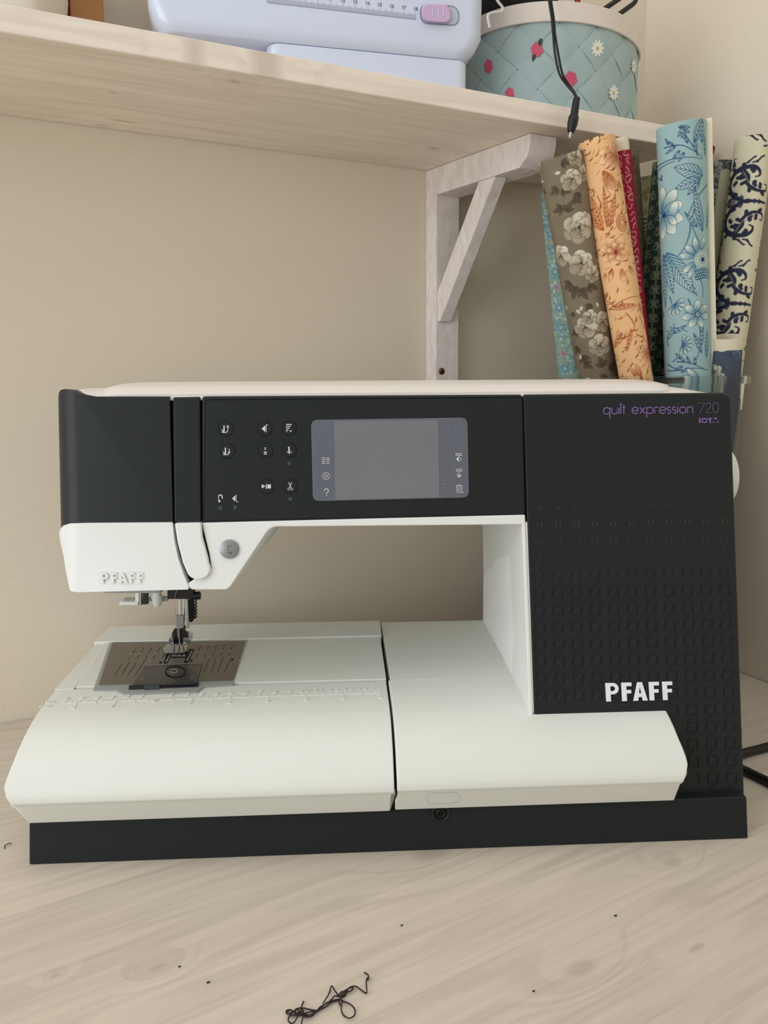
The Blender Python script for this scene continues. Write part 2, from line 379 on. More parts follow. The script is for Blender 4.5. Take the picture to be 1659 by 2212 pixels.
for ang in (0, 90):
    a = radians(ang + 20); c = spt - NW * .0013; d = SW * cos(a) + np.array([0, 0, 1]) * sin(a); e = -SW * sin(a) + np.array([0, 0, 1]) * cos(a)
    mesh('slot', [c + d * .002 + e * .0003, c - d * .002 + e * .0003, c - d * .002 - e * .0003, c + d * .002 - e * .0003], [(0, 1, 2, 3)], M['gap'], scr, smooth=False)
s2 = BF(.015, .112, ZS0 - .0266)
lathe('screw_cap', [(0, -.0002), (.0035, -.0002), (.0042, .0001)], s2, (0, 0, 1), M['brk'], brk, 20)

# ================================================================== SEWING MACHINE
sm = empty('sewing_machine', (0, .1, 0))
tag(sm, 'black and white computerised sewing machine standing on the pale wooden table', 'sewing machine')
# base
b0 = [F2 for F2 in [(-.225, 0, 0), (.225, 0, 0), (.2245, .0045, .0263), (-.2225, .0045, .0263)]]
bb = [(-.215, .205, 0), (.22, .205, 0), (.22, .205, .0263), (-.215, .205, .0263)]
b0[2] = tuple(hy(1614, 1721, .003)); b0[3] = tuple(hy(62, 1777, .003)); b0[0] = tuple(hz(62, 1869, 0)); b0[1] = tuple(hz(1617, 1812, 0))
base = loft('base', [np.array(q) for q in b0], [np.array(q) for q in bb], M['blackflat'], sm, .0012)
# knee lifter socket
so = hy(952, 1757, .0018)
lathe('socket_ring', [(.0058, .0006), (.0058, -.0004), (.0052, -.0008), (.0045, -.0006), (.0040, .0002), (.0040, .001)], so, (0, 1, 0), M['rubber'], sm, 28)
lathe('socket_hole', [(0, -.0002), (.0041, -.0002)], so, (0, 1, 0), M['gap'], sm, 24)
lathe('socket_contact', [(.0028, -.0004), (.0024, -.0007), (.0020, -.0004)], so, (0, 1, 0), M['rubber'], sm, 20)

# tower
tp = [(1129, 852)] + rounded([(1562, 848), (1580, 856), (1581, 900)], [0, 12, 0], 4)[:] + [(1609, 1722), (1153, 1724), (1152, 1535), (1137, 1112)]
tower = face_prism('tower_cover', tp, M['black'], sm, yback=.205, bevel=.0016, shift=.014)
# raised quilt relief on the tower
parts = []
def TF(px, py, off): return F(px, py, off)
def relief(quad, offs): # quad of px points with individual offsets
    v = [F(x, y, o) for (x, y), o in zip(quad, offs)] + [F(x, y, -.0003) for (x, y) in quad]
    n = len(quad); f = [tuple(range(n))] + [(i, n + i, n + (i + 1) % n, (i + 1) % n) for i in range(n)]
    parts.append((v, f))
for r in range(17):
    y0 = 1088 + 36.5 * r + .28 * max(0, r) ** 1.15; s = min(1.0, .3 + r * .16) * 20.5
    if y0 > 1716: break
    for c in range(12):
        x0 = 1150 + r * .9 + c * (39.9 + .05 * r)
        sl = -(c * 39.9) * .022
        rx = 1585 + (y0 - 900) * .03
        def okp(x, y): 
            if x < 1144 or x > rx - 9: return False
            if y > 1526 and x < 1452 + (y - 1535) * .30: return False
            return y < 1714
        def rib(p, q, h=.00045, w=2.6):
            if not (okp(*p) and okp(*q)): return
            d = np.array(q) - np.array(p); d = d / (np.linalg.norm(d) + 1e-9); nn_ = np.array([-d[1], d[0]]) * w / 2
            a0, a1, b0, b1 = np.array(p) + nn_, np.array(p) - nn_, np.array(q) + nn_, np.array(q) - nn_
            parts.append(([F(*a0, 0), F(*p, h), F(*a1, 0), F(*b0, 0), F(*q, h), F(*b1, 0)], [(0, 3, 4, 1), (1, 4, 5, 2), (0, 1, 2), (3, 5, 4)]))
        xa, xb, ya, yb2 = x0 + 20 - s, x0 + 20, y0 + sl + (20 - s) * .5, y0 + sl + 20 - (20 - s) * .5
        hh_ = .0005 * min(1, .35 + r * .13)
        rib((xa, ya), (xa, yb2), hh_); rib((xb, ya), (xb, yb2), hh_)
        rib((xa, ya), (xb, ya), hh_ * .6, 2); rib((xa, yb2), (xb, yb2), hh_ * .6, 2)
        rib((xb + 3, yb2), (xb + 3 + s * .5, yb2 + .2), hh_ * .4, 2)
        if r > 1: rib((xa + 1, yb2 + 15), (xa + 12, yb2 + 3), hh_ * .6, 2); rib((xa, yb2), (xb, ya), hh_ * .35, 2); rib((xb + 3, yb2 - 1), (xb + 17, yb2 - 16), hh_ * .35, 2)
multi('raised_relief', parts, M['black'], tower, smooth=False)

# arm, panel
arm = face_prism('arm_cover', [(436, 856), (1128, 852), (1134.5, 1113), (436, 1130)], M['black'], sm, yback=.20, bevel=.0014, shift=.004)
panel = face_prism('control_panel', rounded([(445, 865), (1127, 860), (1133, 1110), (441, 1124)], 3, 3), M['black'], sm, off=.0007, depth=.003, bevel=.0004)
seam = []
for a, b in (((445, 863.5), (1128.5, 858.5)), ((443.5, 864), (439.5, 1124)), ((1128.5, 859), (1134.5, 1110))):
    seam.append(ribbon_data([a, b], 1.8, lambda x, y: F(x, y, .0003)))
decal('panel_seam', seam, M['gap'], sm)

# white lower cover with the frame round the arm opening
wl = rounded([(437, 1129.5), (1134.5, 1112), (1151.5, 1535), (1150, 1560), (1145, 1560), (1143, 1535), (1128, 1133), (584, 1138), (497, 1268), (489, 1274), (412, 1274), (404, 1262), (437, 1240)],
             [0, 0, 0, 0, 0, 0, 3, 16, 10, 8, 6, 4, 0], 4)
low = face_prism('lower_arm_cover', wl, M['white'], sm, off=.0010, yback=.2185, shift=0.0085, bevel=.0010)
iw = [F(1129, 1128, -.0005), F(1144, 1540, -.0005), np.array([.0932, .2188, .080]), np.array([.0932, .2188, .205])]
iwb = [p + np.array([.008, 0, 0]) for p in iw]
loft('inner_column_wall', iw, iwb, M['bright'], sm, .0)
# tower/back bulk above opening
# buttons
def button(cx, cy, r=15.5):
    c = F(cx, cy, .0007); nrm = Vector((0, -1, TL)).normalized(); s = r / 34.2 * .01
    return lathe('button', [(0, .0003), (s * .93, .0003), (s * .965, .0001)], c, nrm, M['black'], panel, 30), lathe('button_groove', [(s * .96, .00015), (s * 1.03, .00015)], c, nrm, M['gap'], panel, 30)
fi = lambda x, y: F(x, y, .0012)
def icon(parent, strokes, polys=(), m='icon', f=fi):
    decal('symbol', [ribbon_data(p, w, f) for p, w in strokes] + [poly_data(p, f) for p in polys], M[m], parent)
def foot_icon(cx, cy, up):
    st = [([(cx - 3, cy - 8), (cx - 3, cy + 5)], 2.6), ([(cx - 8, cy + 7), (cx + 2, cy + 7), (cx + 5, cy + 4)], 1.8), ([(cx - 8, cy + 1), (cx - 4, cy + 6)], 1.8),
          ([(cx + 5, cy - 6), (cx + 5, cy + 4)], 1.3)]
    t = [(cx + 2, cy - 4), (cx + 8, cy - 4), (cx + 5, cy - 9)] if up else [(cx + 2, cy + 1), (cx + 8, cy + 1), (cx + 5, cy + 5)]
    return st, [t]
b1, _ = button(488, 926, 16); icon(b1, *foot_icon(487, 927, True))
b2, _ = button(491, 974, 16); icon(b2, *foot_icon(490, 975, False))
def sail(cx, cy): return [([(cx + 4, cy - 9), (cx + 4, cy + 8)], 1.2), ([(cx + 4, cy - 8), (cx + 8, cy - 8)], 1.2)], [[(cx + 2, cy - 7), (cx + 2, cy + 7), (cx - 6, cy)]]
b, _ = button(572, 926, 15.5); icon(b, *sail(571, 926))
b, _ = button(625, 925, 15.5); icon(b, [([(618, 917 + 4 * k), (630 - 2.3 * k, 917 + 4 * k)], 1.8) for k in range(4)] + [([(618, 932), (620, 932)], 1.5)], [circ(628, 931, 1.8, 8)])
b, _ = button(574, 973, 15.5); icon(b, [([(573, 966), (573, 972)], 2.0), ([(570, 976), (576.5, 976)], 1.4), ([(570, 978.6), (576.5, 978.6)], 1.4), ([(570, 981), (576.5, 981)], 1.2)])
b, _ = button(625, 972, 15.5); icon(b, [([(624, 965), (625, 980)], 3.0), ([(619, 976.5), (631, 976.5)], 1.2)])
b, _ = button(576, 1051, 15.5); icon(b, [([(574.5, 1046), (574.5, 1056)], 1.0), ([(576.5, 1046), (576.5, 1056)], 1.0)], [[(565.5, 1046), (573, 1050.5), (565.5, 1055)], [(578, 1046.5), (585, 1046.5), (585, 1055), (578, 1055)]])
b, _ = button(627, 1050, 15.5); icon(b, [([(623.5, 1042), (629.5, 1055)], 1.5), ([(630, 1042), (624.5, 1055)], 1.5), (circ(623.8, 1056.5, 2.2, 8) + [(626, 1056.5)], .9), (circ(630.5, 1056.5, 2.2, 8) + [(632.7, 1056.5)], .9)])
f2 = lambda x, y: F(x, y, .0010)
for x, y in ((625, 1001), (627, 1078), (476, 1098), (508, 1096)): decal('indicator_lamp', [poly_data(circ(x, y, 4.3), f2)], M['dot'], panel)
decal('printed_arrow', [ribbon_data(arc(476, 1073, 4, 4, 180, 360, 8), 2.2, f2), ribbon_data([(480, 1073), (480, 1077)], 2.2, f2), ribbon_data([(472, 1074), (472, 1076.5)], 2, f2), ribbon_data([(472, 1078), (474, 1081)], 1.5, f2), poly_data([(470.5, 1081), (477, 1081), (474, 1086)], f2)], M['icon'], panel)
st, po = sail(507, 1077); st = [([(510, 1069), (510, 1083), (515, 1084)], 1.4)]
decal('printed_sail', [ribbon_data(p, w, f2) for p, w in st] + [poly_data([(508, 1070), (508, 1083), (501.5, 1077)], f2)], M['icon'], panel)

# touch screen
scp = rounded([(672, 907), (1010, 902), (1013.5, 1075), (676, 1083)], 15, 6)
scr_o = face_prism('touch_screen', scp, M['screen'], panel, off=.0012, depth=.001, bevel=.0003)
lcd = face_prism('display_area', [(722, 909.5), (946, 907), (949.5, 1074.5), (724, 1080)], M['lcd'], scr_o, off=.00135, depth=.0002, bevel=0)
f3 = lambda x, y: F(x, y, .0017)
def I3(st, po=(), m='icon', nm='symbol'): decal(nm, [ribbon_data(p, w, f3) for p, w in st] + [poly_data(p, f3) for p in po], M[m], scr_o)
I3([([(x, y), (x + 7.5, y - .2)], 1.3) for x in (695.5, 705) for y in (989.5, 993.2, 997, 1001)])
gear = []
for k in range(24):
    r = 8.4 if (k // 1) % 2 else 6.4; a = 2 * pi * k / 24; gear.append((704.5 + r * cos(a), 1028.5 + r * sin(a)))
I3([(gear + [gear[0]], 1.0), (circ(704.5, 1028.5, 3, 10) + [(707.5, 1028.5)], 1.0)])
I3([(arc(705.2, 1060.5, 4.3, 4.6, 180, 400, 10) + [(705.6, 1064.8), (705.4, 1067)], 1.7)], [circ(705.4, 1070, 1.2, 8)])
for cy, fl in ((989, 0), (1023, 1)):
    cx = 991 + (cy - 989) * .03
    st = [([(cx - 6.5, cy - 9.5), (cx + 6.5, cy - 9.5), (cx + 6.5, cy - 5), (cx - 6.5, cy - 5), (cx - 6.5, cy - 9.5)], 1.1), ([(cx - 4.5, cy - 7.2), (cx - 1, cy - 7.2)], 1), ([(cx + 1, cy - 7.2), (cx + 4.5, cy - 7.2)], 1)]
    if fl: st += [([(cx - 5, cy + 2.5), (cx, cy - 3), (cx + 5, cy + 2.5), (cx - 5, cy + 2.5)], 1)]; po = [[(cx - 5, cy + 4), (cx + 5, cy + 4), (cx, cy + 9)]]
    else: st += [([(cx, cy - 3), (cx + 5.5, cy + 2.5), (cx, cy + 8)], 1)]; po = [[(cx, cy - 3), (cx, cy + 8), (cx - 6, cy + 2.5)]]
    I3(st, po)
I3([([(985, 1049), (999, 1049)], 1.3), ([(990, 1047.3), (994, 1047.3)], 1.2), ([(986, 1050), (987.5, 1064), (997, 1064), (998.5, 1050)], 1.1)] + [([(x, 1051), (x2, 1062)], .8) for x, x2 in ((989, 989.8), (992, 992), (995, 994.5))], [[(999, 1064.5), (1001.5, 1061), (1001.5, 1064.5)]])
for k in range(5):
    cy = 923 + 34 * k; I3([([(952, cy - 14.3)] + arc(956 + k * .4, cy, 15, 14.3, -90, 90, 14) + [(952, cy + 14.3)], .9)], m='icong', nm='engraved_arc')

# text on tower
def glyph(ch, x, h, st):   # x-height h, thin geometric letters; y up
    r = h / 2
    A = lambda cx, cy, a0, a1, rx=r, ry=r: arc(cx, cy, rx, ry, a0, a1, 16)
    if ch == 'q': st += [A(x + r, r, 0, 360), [(x + h, h), (x + h, -h * .62)]]; return h * 1.28
    if ch == 'p': st += [A(x + r, r, 0, 360), [(x, h), (x, -h * .62)]]; return h * 1.25
    if ch == 'u': st += [[(x, h), (x, r * .8)] + A(x + r * .85, r * .8, 180, 360, r * .85, r * .8)[1:] + [(x + 1.7 * r, h)], [(x + 1.7 * r, h), (x + 1.7 * r, 0)]]; return h * 1.12
    if ch == 'n': st += [[(x, h), (x, 0)], [(x, r)] + A(x + r * .8, h - r * .8, 180, 0, r * .8, r * .8) + [(x + 1.6 * r, 0)]]; return h * 1.08
    if ch == 'i': st += [[(x, h), (x, 0)], [(x, h * 1.42), (x, h * 1.53)]]; return h * .30
    if ch == 'l': st += [[(x, h * 1.7), (x, 0)]]; return h * .34
    if ch == 't': st += [[(x + h * .12, h * 1.45), (x + h * .12, 0)], [(x - h * .1, h), (x + h * .36, h)]]; return h * .85
    if ch == 'e': st += [[(x + h * .02, r), (x + h * .98, r)] + A(x + r, r, 0, 320)[1:]]; return h * 1.22
    if ch == 'x': st += [[(x, h), (x + h * .8, 0)], [(x, 0), (x + h * .8, h)]]; return h * 1.05
    if ch == 'r': st += [[(x, h), (x, 0)], [(x, r * 1.1)] + A(x + r * .7, h - r * .65, 180, 50, r * .7, r * .65)]; return h * .74
    if ch == 's':
        q = h * .27; st += [A(x + q, h - q, 40, 270, q, q) + A(x + q, q, 90, -140, q, q)[1:]]; return h * .80
    if ch == 'o': st += [A(x + r, r, 0, 360)]; return h * 1.24
    if ch == '7': st += [[(x, h * 1.62), (x + h, h * 1.62), (x + h * .2, 0)]]; return h * 1.18
    if ch == '2': st += [arc(x + h * .42, h * 1.22, h * .4, h * .4, 170, -30, 12) + [(x, 0), (x + h * .9, 0)]]; return h * 1.12
    if ch == '0': st += [arc(x + h * .48, h * .81, h * .48, h * .81, 0, 360, 20)]; return h * 1.1
    return h * .55
def word(s, x0, y0, h, w, m, sl, nm='printed_name'):
    st = []; x = 0
    for ch in s: x += glyph(ch, x, h, st)
    fm = lambda X, Y: F(x0 + X, y0 - Y + X * sl, .0004)
    decal(nm, [ribbon_data(p, w, fm) for p in st], M[m], tower); return x
wl_ = word('quilt expression', 1303.5, 894.5, 13.9, 2.3, 'purple', -.011)
word('720', 1509, 891.8, 13.2, 1.3, 'purpleg', -.011)
ff = lambda x, y: F(x, y, .0004)
decal('printed_badge', [poly_data([(1510, 903), (1513.5, 903), (1513.5, 914), (1510, 914)], ff), ribbon_data([(1517, 904.5), (1524, 904.5), (1526.5, 906), (1526.5, 911), (1524, 912.4), (1517, 912.4), (1517, 904)], 2.8, ff),
      poly_data([(1528.5, 903), (1538.5, 903), (1538.5, 905.5), (1528.5, 905.5)], ff), poly_data([(1532, 905), (1535.5, 905), (1535.5, 914), (1532, 914)], ff),
      poly_data([(1541, 902), (1550, 902), (1545.5, 907.5)], ff), ribbon_data([(1538, 913), (1541.5, 908.5), (1545, 913), (1538, 913)], .9, ff), ribbon_data([(1547, 913), (1551, 908.5), (1555, 913), (1547, 913)], .9, ff)], M['purple'], tower)
# PFAFF wordmark as bold polygons (unit: cap height 1, y down)
def pfaff(fm, th=.27):
    out = []; x = 0
    def P(*pts): out.append([(x + a, b) for a, b in pts])
    def Pl():
        P((0, 0), (th, 0), (th, 1), (0, 1))
        o = arc(.40, .31, .32, .31, -90, 90, 10); i = arc(.38, .31, .14, .13, -90, 90, 10)
        oo = [(th, 0)] + o + [(th, .62)]; ii = [(th, .18)] + i + [(th, .44)]
        for k in range(len(oo) - 1): P(oo[k], oo[k + 1], ii[k + 1], ii[k])
    def Fl():
        P((0, 0), (th, 0), (th, 1), (0, 1)); P((th, 0), (.56, 0), (.56, .2), (th, .2)); P((th, .40), (.52, .40), (.52, .59), (th, .59))
    def Al():
        P((.26, 0), (.395, 0), (.395, .25), (.335, .60), (.395, .60), (.395, .80), (.315, .80), (.27, 1), (0, 1)); P((.395, 0), (.53, 0), (.79, 1), (.52, 1), (.475, .80), (.395, .80), (.395, .60), (.455, .60), (.395, .25))
    for g, adv in ((Pl, .86), (Fl, .60), (Al, .88), (Fl, .72), (Fl, .60)): g(); x += adv
    return out, x
po, wtot = pfaff(None)
def logo(name, x0, y0, x1, H, sl, m, parent, off, thick, sx=0):
    k = (x1 - x0) / (wtot - .04); parts = []
    for p in po:
        q = [(x0 + a * k + sx * b * H, y0 + b * H + a * k * sl) for a, b in p]; n = len(q)
        v = [F(a, b, off + thick) for a, b in q] + [F(a, b, off) for a, b in q]
        parts.append((v, [tuple(range(n))] + [(i, n + i, n + (i + 1) % n, (i + 1) % n) for i in range(n)]))
    multi(name, parts, m, parent, smooth=False)
logo('raised_logo', 1307, 1475.5, 1452, 40, -.025, M['logo'], tower, 0, .0010, .06)

# head: rounded vertical left edge
def head_surface(xl, r):
    def g(p):
        x, y, z = p; L = xl(z) if callable(xl) else xl
        d = (L + r) - x
        if d > 0: y = y + (r - math.sqrt(max(0, r * r - min(d, r) ** 2)))
        return np.array([x, y, z])
    return g
def curved_panel(name, px, m, parent, off, yback, xl, r, cuts=9, bevel=.0008, z_cuts=0):
    pts = [F(x, y, off) for x, y in px]
    bm = bmesh.new(); vs = [bm.verts.new(tuple(p)) for p in pts]; f = bm.faces.new(vs)
    for k in range(1, cuts + 1):
        x = xl(.2) if callable(xl) else xl
        x = x + r * (1 - cos(pi / 2 * k / cuts)) if False else x + r * (k / cuts) ** 1.6
        bmesh.ops.bisect_plane(bm, geom=bm.verts[:] + bm.edges[:] + bm.faces[:], plane_co=(x, 0, 0), plane_no=(1, 0, 0))
    g = head_surface(xl, r)
    # extrude backwards
    ret = bmesh.ops.extrude_face_region(bm, geom=bm.faces[:])
    newv = [e for e in ret['geom'] if isinstance(e, bmesh.types.BMVert)]; ns = set(newv)
    for v in bm.verts:
        if v in ns: v.co.y = yback
        else: v.co = Vector(g(v.co))
    return from_bm(name, bm, m, parent, bevel, angle=50)
xl_up = F(112, 1000)[0] - .0006
hb = curved_panel('head_cover', [(112, 868), (113, 857), (117, 848), (124, 842), (140, 840), (160, 845), (180, 852), (205, 856.5), (366, 856.5), (374, 1150), (118.5, 1175), (116, 1100)], M['black'], sm, 0, .205, xl_up, .017, bevel=.0012)
def xlw(z): return xl_up + .0002 + max(0, (.195 - z)) * .18
wpx = [(372, 1128.5), (376, 1165), (384, 1205), (396, 1240), (407, 1266), (406, 1273.5), (141, 1281), (137, 1268), (128, 1235), (120, 1208), (116, 1180), (116.5, 1160), (122, 1147), (133, 1137), (150, 1131.5), (180, 1130)]
fc = curved_panel('lower_head_cover', wpx, M['white'], sm, .0014, .165, xlw, .014, bevel=.0011)
logo('raised_logo', 214, 1237, 309, 23, .0, M['white'], fc, .0013, .00035, .14)
# slot and take-up cover strip
core = [F(x, y, -.006) for x, y in [(360, 854), (445, 853.5), (443, 1128), (462, 1215), (450, 1262), (405, 1266), (378, 1200)]]
loft('thread_slot', core, [p + np.array([0, .05, 0]) for p in core], M['gap'], sm)
face_prism('thread_guide_cover', [(373, 858), (432, 857), (434.5, 1129), (376.5, 1130)], M['black'], sm, off=.0003, depth=.02, bevel=.0010)
tongue = [(376.5, 1130.5), (434.5, 1129.5), (437, 1160), (449, 1205)] + arc(428, 1229, 26.5, 24, -30, 165, 14) + [(394, 1215), (383, 1172)]
face_prism('thread_guide_tongue', tongue, M['white'], sm, off=.0035, depth=.02, bevel=.0012)
face_prism('tongue_slot', [(437, 1134), (441, 1150), (452, 1195), (457, 1226), (450, 1243), (440, 1246), (436, 1200)], M['gap'], sm, off=.0012, depth=.004, bevel=0)
# reverse button
rb = hit(495.5, 1186, (0, 1, -TL), .0105 - .0265 * TL - .0012)
rvb = lathe('reverse_button', [(0, .0014), (.0050, .0014), (.0058, .001), (.0060, 0)], rb, Vector((0, -1, TL)), M['silver'], sm, 32)
rvb.scale = (1, 1, 1)
fr_ = lambda x, y: F(x, y, .0029)
decal('symbol', [ribbon_data(arc(496, 1183, 4.5, 4, 180, 320, 8), .9, fr_), ribbon_data([(491.5, 1184), (491.5, 1189)], .9, fr_), ribbon_data([(492, 1191), (495, 1195), (500, 1195)], .9, fr_), ribbon_data([(497, 1192), (500, 1195), (497, 1198)], .9, fr_)], M['dot'], rvb)

# top cover and lid
def dome(name, x0, x1, y0, y1, zb, zt, m, parent, p=10, q=2.6, nx=48, ny=18, thick=0.0, rc=.02, wf=None):
    V = []; Fc = []
    for j in range(ny + 1):
        for i in range(nx + 1):
            u = -1 + 2 * i / nx; v = -1 + 2 * j / ny
            u = math.copysign(abs(u) ** .55, u); v = math.copysign(abs(v) ** .8, v)
            x = (x0 + x1) / 2 + u * (x1 - x0) / 2; y = (y0 + y1) / 2 + v * (y1 - y0) / 2
            # rounded plan corners
            cx = min(max(x, x0 + rc), x1 - rc); cy = min(max(y, y0 + rc), y1 - rc)
            dx, dy = x - cx, y - cy; L = math.hypot(dx, dy); mL = max(abs(dx), abs(dy))
            if L > 1e-9 and dx != 0 and dy != 0: x, y = cx + dx * mL / L, cy + dy * mL / L
            h = (max(0, 1 - abs(u) ** p) * max(0, 1 - abs(v) ** q)) ** .5 if wf is None else wf(u, v)
            V.append((x, y, zb + thick + (zt - zb - thick) * h))
    for j in range(ny):
        for i in range(nx): a = j * (nx + 1) + i; Fc.append((a, a + 1, a + nx + 2, a + nx + 1))
    ring = [i for i in range(nx + 1)] + [j * (nx + 1) + nx for j in range(1, ny + 1)] + [ny * (nx + 1) + i for i in range(nx - 1, -1, -1)] + [j * (nx + 1) for j in range(ny - 1, 0, -1)]
    b = len(V)
    for k in ring: V.append((V[k][0], V[k][1], zb))
    n = len(ring)
    for k in range(n): Fc.append((ring[k], ring[(k + 1) % n], b + (k + 1) % n, b + k))
    Fc.append(tuple(range(b, b + n)))
    return mesh(name, V, Fc, m, parent, angle=40)
TCX0, TCX1 = hy(147, 850, .07)[0], hy(1556, 850, .05)[0]
def tc_h(u, v):
    l = (1 + u) / 2 * (TCX1 - TCX0); r_ = (1 - u) / 2 * (TCX1 - TCX0)
    hl = .35 + .65 * min(1, max(0, l) / .010) ** .6; hr = min(1, max(0, r_) / .034) ** .75
    return min(hl, hr) * max(0, 1 - abs(v) ** 3.2) ** .5
dome('top_cover', TCX0, TCX1, .0435, .205, .2800, .2895, M['cream'], sm, rc=.020, thick=.0014, nx=90, wf=tc_h)
dome('lid', hy(203, 852, .05)[0], hy(1467, 852, .05)[0], .0450, .185, .2805, .2935, M['cream'], sm, p=30, q=2.2, rc=.016, thick=.0035)
# body behind (back shell)
box('rear_shell', (-.19, .12, .2005), (.2, .205, .2805), M['white'], sm, .004)
box('rear_column', (.102, .12, .08), (.2, .2065, .2), M['white'], sm, .003)
# hand wheel
wh = hy(1584, 1031, .078); 
lathe('hand_wheel', [(0, 0), (.0232, 0), (.0232, .010), (.0224, .0165), (.0196, .0192), (.012, .0200), (0, .0200)], (wh[0] - .0325 + .0093, .082, wh[2]), (1, 0, 0), M['bedw'], sm, 48)

# bed: profile (y, z), front lip first
PROF = [(-.0125, .0462), (-.014, .0478), (-.0142, .0507), (-.0138, .0530), (-.0115, .0578), (-.009, .0615), (-.006, .0655), (-.003, .0685), (.001, .0718), (.005, .0745), (.011, .0777), (.0168, .080), (.023, .0815), (.03, .0825), (.038, .0830), (.045, .0832), (.0755, .0835)]
LOWER = [(-.0015, .0287), (-.0118, .0452)]
def zprof(y): 
    ys = [p[0] for p in PROF[2:]]; zs = [p[1] for p in PROF[2:]]; return float(np.interp(y, ys, zs))
def bedpart(name, xl, xr, y1, m, parent, lowl, lowr, zback=.0835, dz=0.0):
    pr = LOWER + [p for p in PROF if p[0] < y1] + [(y1, zback if y1 > .0755 else zprof(y1))]
    V = []; Fc = []
    for j, (y, z) in enumerate(pr):
        if j < 2: l, r = lowl[j], lowr[j]
        else: l, r = xl(y, z), xr(y, z)
        V += [(l, y, z + dz), (r, y, z + dz)]
    n = len(pr)
    for j in range(n - 1): Fc.append((2 * j, 2 * j + 1, 2 * j + 3, 2 * j + 2))
    V += [(V[2 * (n - 1)][0], y1, .0285), (V[2 * n - 1][0], y1, .0285)]
    Fc.append((2 * n - 2, 2 * n - 1, 2 * n + 1, 2 * n)); Fc.append((0, 2 * n, 2 * n + 1, 1))
    Fc.append(tuple([2 * j for j in range(n + 1)])); Fc.append(tuple([2 * j + 1 for j in range(n, -1, -1)]))
    return mesh(name, V, Fc, m, parent, .0009, angle=30)
# outline of the left end read along the profile
YL = [-.0142, -.0138, -.0127, -.0098, -.0038, .0067, .0196, .0404, .070, .08]
XL = [-.2278, -.2290, -.2310, -.2300, -.2282, -.2272, -.2270, -.2288, -.2315, -.2315]
YR = [-.0142, -.0130, -.011, -.0081, -.0012, .0172, .03]
XR = [.1752, .1764, .1780, .1770, .1755, .1752, .175]
xle = lambda y, z: float(np.interp(y, YL, XL)) if z > .0505 else -.2258
xre = lambda y, z: float(np.interp(y, YR, XR)) if z > .0505 else .1736
bed = bedpart('bed', lambda y, z: -.0006, xre, .075, M['bedw'], sm, (-.0012, -.0010), (float(hy(1457, 1729, -.0015)[0]), .1733))
box('bed_rear', (.0006, .074, .027), (.0935, .1742, .0836), M['bedw'], sm, .0004)
box('bed_back_strip', (.0006, .1746, .027), (.0935, .2190, .0830), M['bedw'], sm, .0005)
tray = bedpart('accessory_tray', xle, lambda y, z: -.0022, .0745, M['bedw'], sm, (-.2222, -.2243), (-.0040, -.0034), dz=-.0006)
tl = hz(115, 1492, .083); tl2 = hz(199, 1396, .083)
loft('tray_side', [np.array(q) for q in [(tl[0], .0745, .083), (tl[0], .0745, .03), (tl2[0] - .001, .215, .03), (tl2[0] - .001, .215, .083)]][:4],
     [np.array(q) for q in [(hz(157, 1490, .083)[0], .0745, .083), (hz(157, 1490, .083)[0], .0745, .03), (hz(213, 1398, .083)[0], .215, .03), (hz(213, 1398, .083)[0], .215, .083)]], M['bedw'], tray, .0005)
box('tray_rear', (float(hz(200, 1392, .084)[0]), .1745, .03), (-.0008, .2180, .0850), M['bedw'], tray, .0005)
arml = hz(158, 1488, .0836)[0] + .0004; armr = hz(214, 1398, .0836)[0] + .0006
fa = [(arml, .0765), (-.0020, .0765), (-.0020, .1742), (armr, .1742)]
loft('free_arm', [np.array([x, y, .0838]) for x, y in fa], [np.array([x, y, .028]) for x, y in fa], M['bedw'], sm, .0007)
# bright return of the bed edge, dark gap under it
mesh('bed_gap', [(-.0026, .074, .083), (-.0004, .074, .083), (-.0004, -.0125, .050), (-.0036, -.0125, .050), (-.0042, -.0012, .0335), (-.0006, -.0012, .0335)], [(0, 1, 2, 3), (3, 2, 5, 4)], M['gap'], sm, smooth=False).location.z = -.004
# tray ruler in relief
def tray_hit(px, py):
    r = ray(px, py); ts = np.linspace(.2, .9, 8000); pts = CAM + np.outer(ts, r)
    zs = np.array([zprof(min(y, .0755)) for y in pts[:, 1]]); i = int(np.argmax(pts[:, 2] < zs)); return pts[i]
k0 = tray_hit(333.5, 1512); k1 = tray_hit(814, 1491.5); cm = (k1[0] - k0[0]) / 15; yb = .051
def tf(x, y): return np.array([x, y, zprof(y) - .0006 + .00035])
def tsl(x): return yb + (k1[1] - k0[1]) * (x - k0[0]) / (k1[0] - k0[0]) * .4
rp = []
def rb3(p, w): 
    P2 = [np.array(q) for q in p]; t = P2[1] - P2[0]; t = t / np.linalg.norm(t); n_ = np.array([-t[1], t[0]]) * w / 2
    q = [P2[0] + n_, P2[1] + n_, P2[1] - n_, P2[0] - n_]; v = [tf(*a) for a in q] + [tf(*a) - np.array([0, 0, .0006]) for a in q]
    rp.append((v, [(0, 1, 2, 3), (0, 4, 5, 1), (1, 5, 6, 2), (2, 6, 7, 3), (3, 7, 4, 0)]))
x0 = k0[0]
rb3([(x0 - 6.55 * cm, tsl(x0 - 6.5 * cm)), (x0 - .4 * cm, tsl(x0))], .0006); rb3([(x0 + .4 * cm, tsl(x0)), (x0 + 15.4 * cm, tsl(x0 + 15 * cm))], .0006)
for k in range(-12, 31):
    if k == 0: continue
    x = x0 + k * cm / 2; L = .0040 if k % 2 == 0 else .0026; rb3([(x, tsl(x)), (x, tsl(x) + L)], .0006)
inch = cm * 2.54
for k in range(-5, 13):
    if k == 0: continue
    x = x0 + k * inch / 2; L = .0040 if k % 2 == 0 else .0026; rb3([(x, tsl(x)), (x, tsl(x) - L)], .0006)
rel = multi('ruler_relief', rp, M['bedw'], tray, smooth=False)
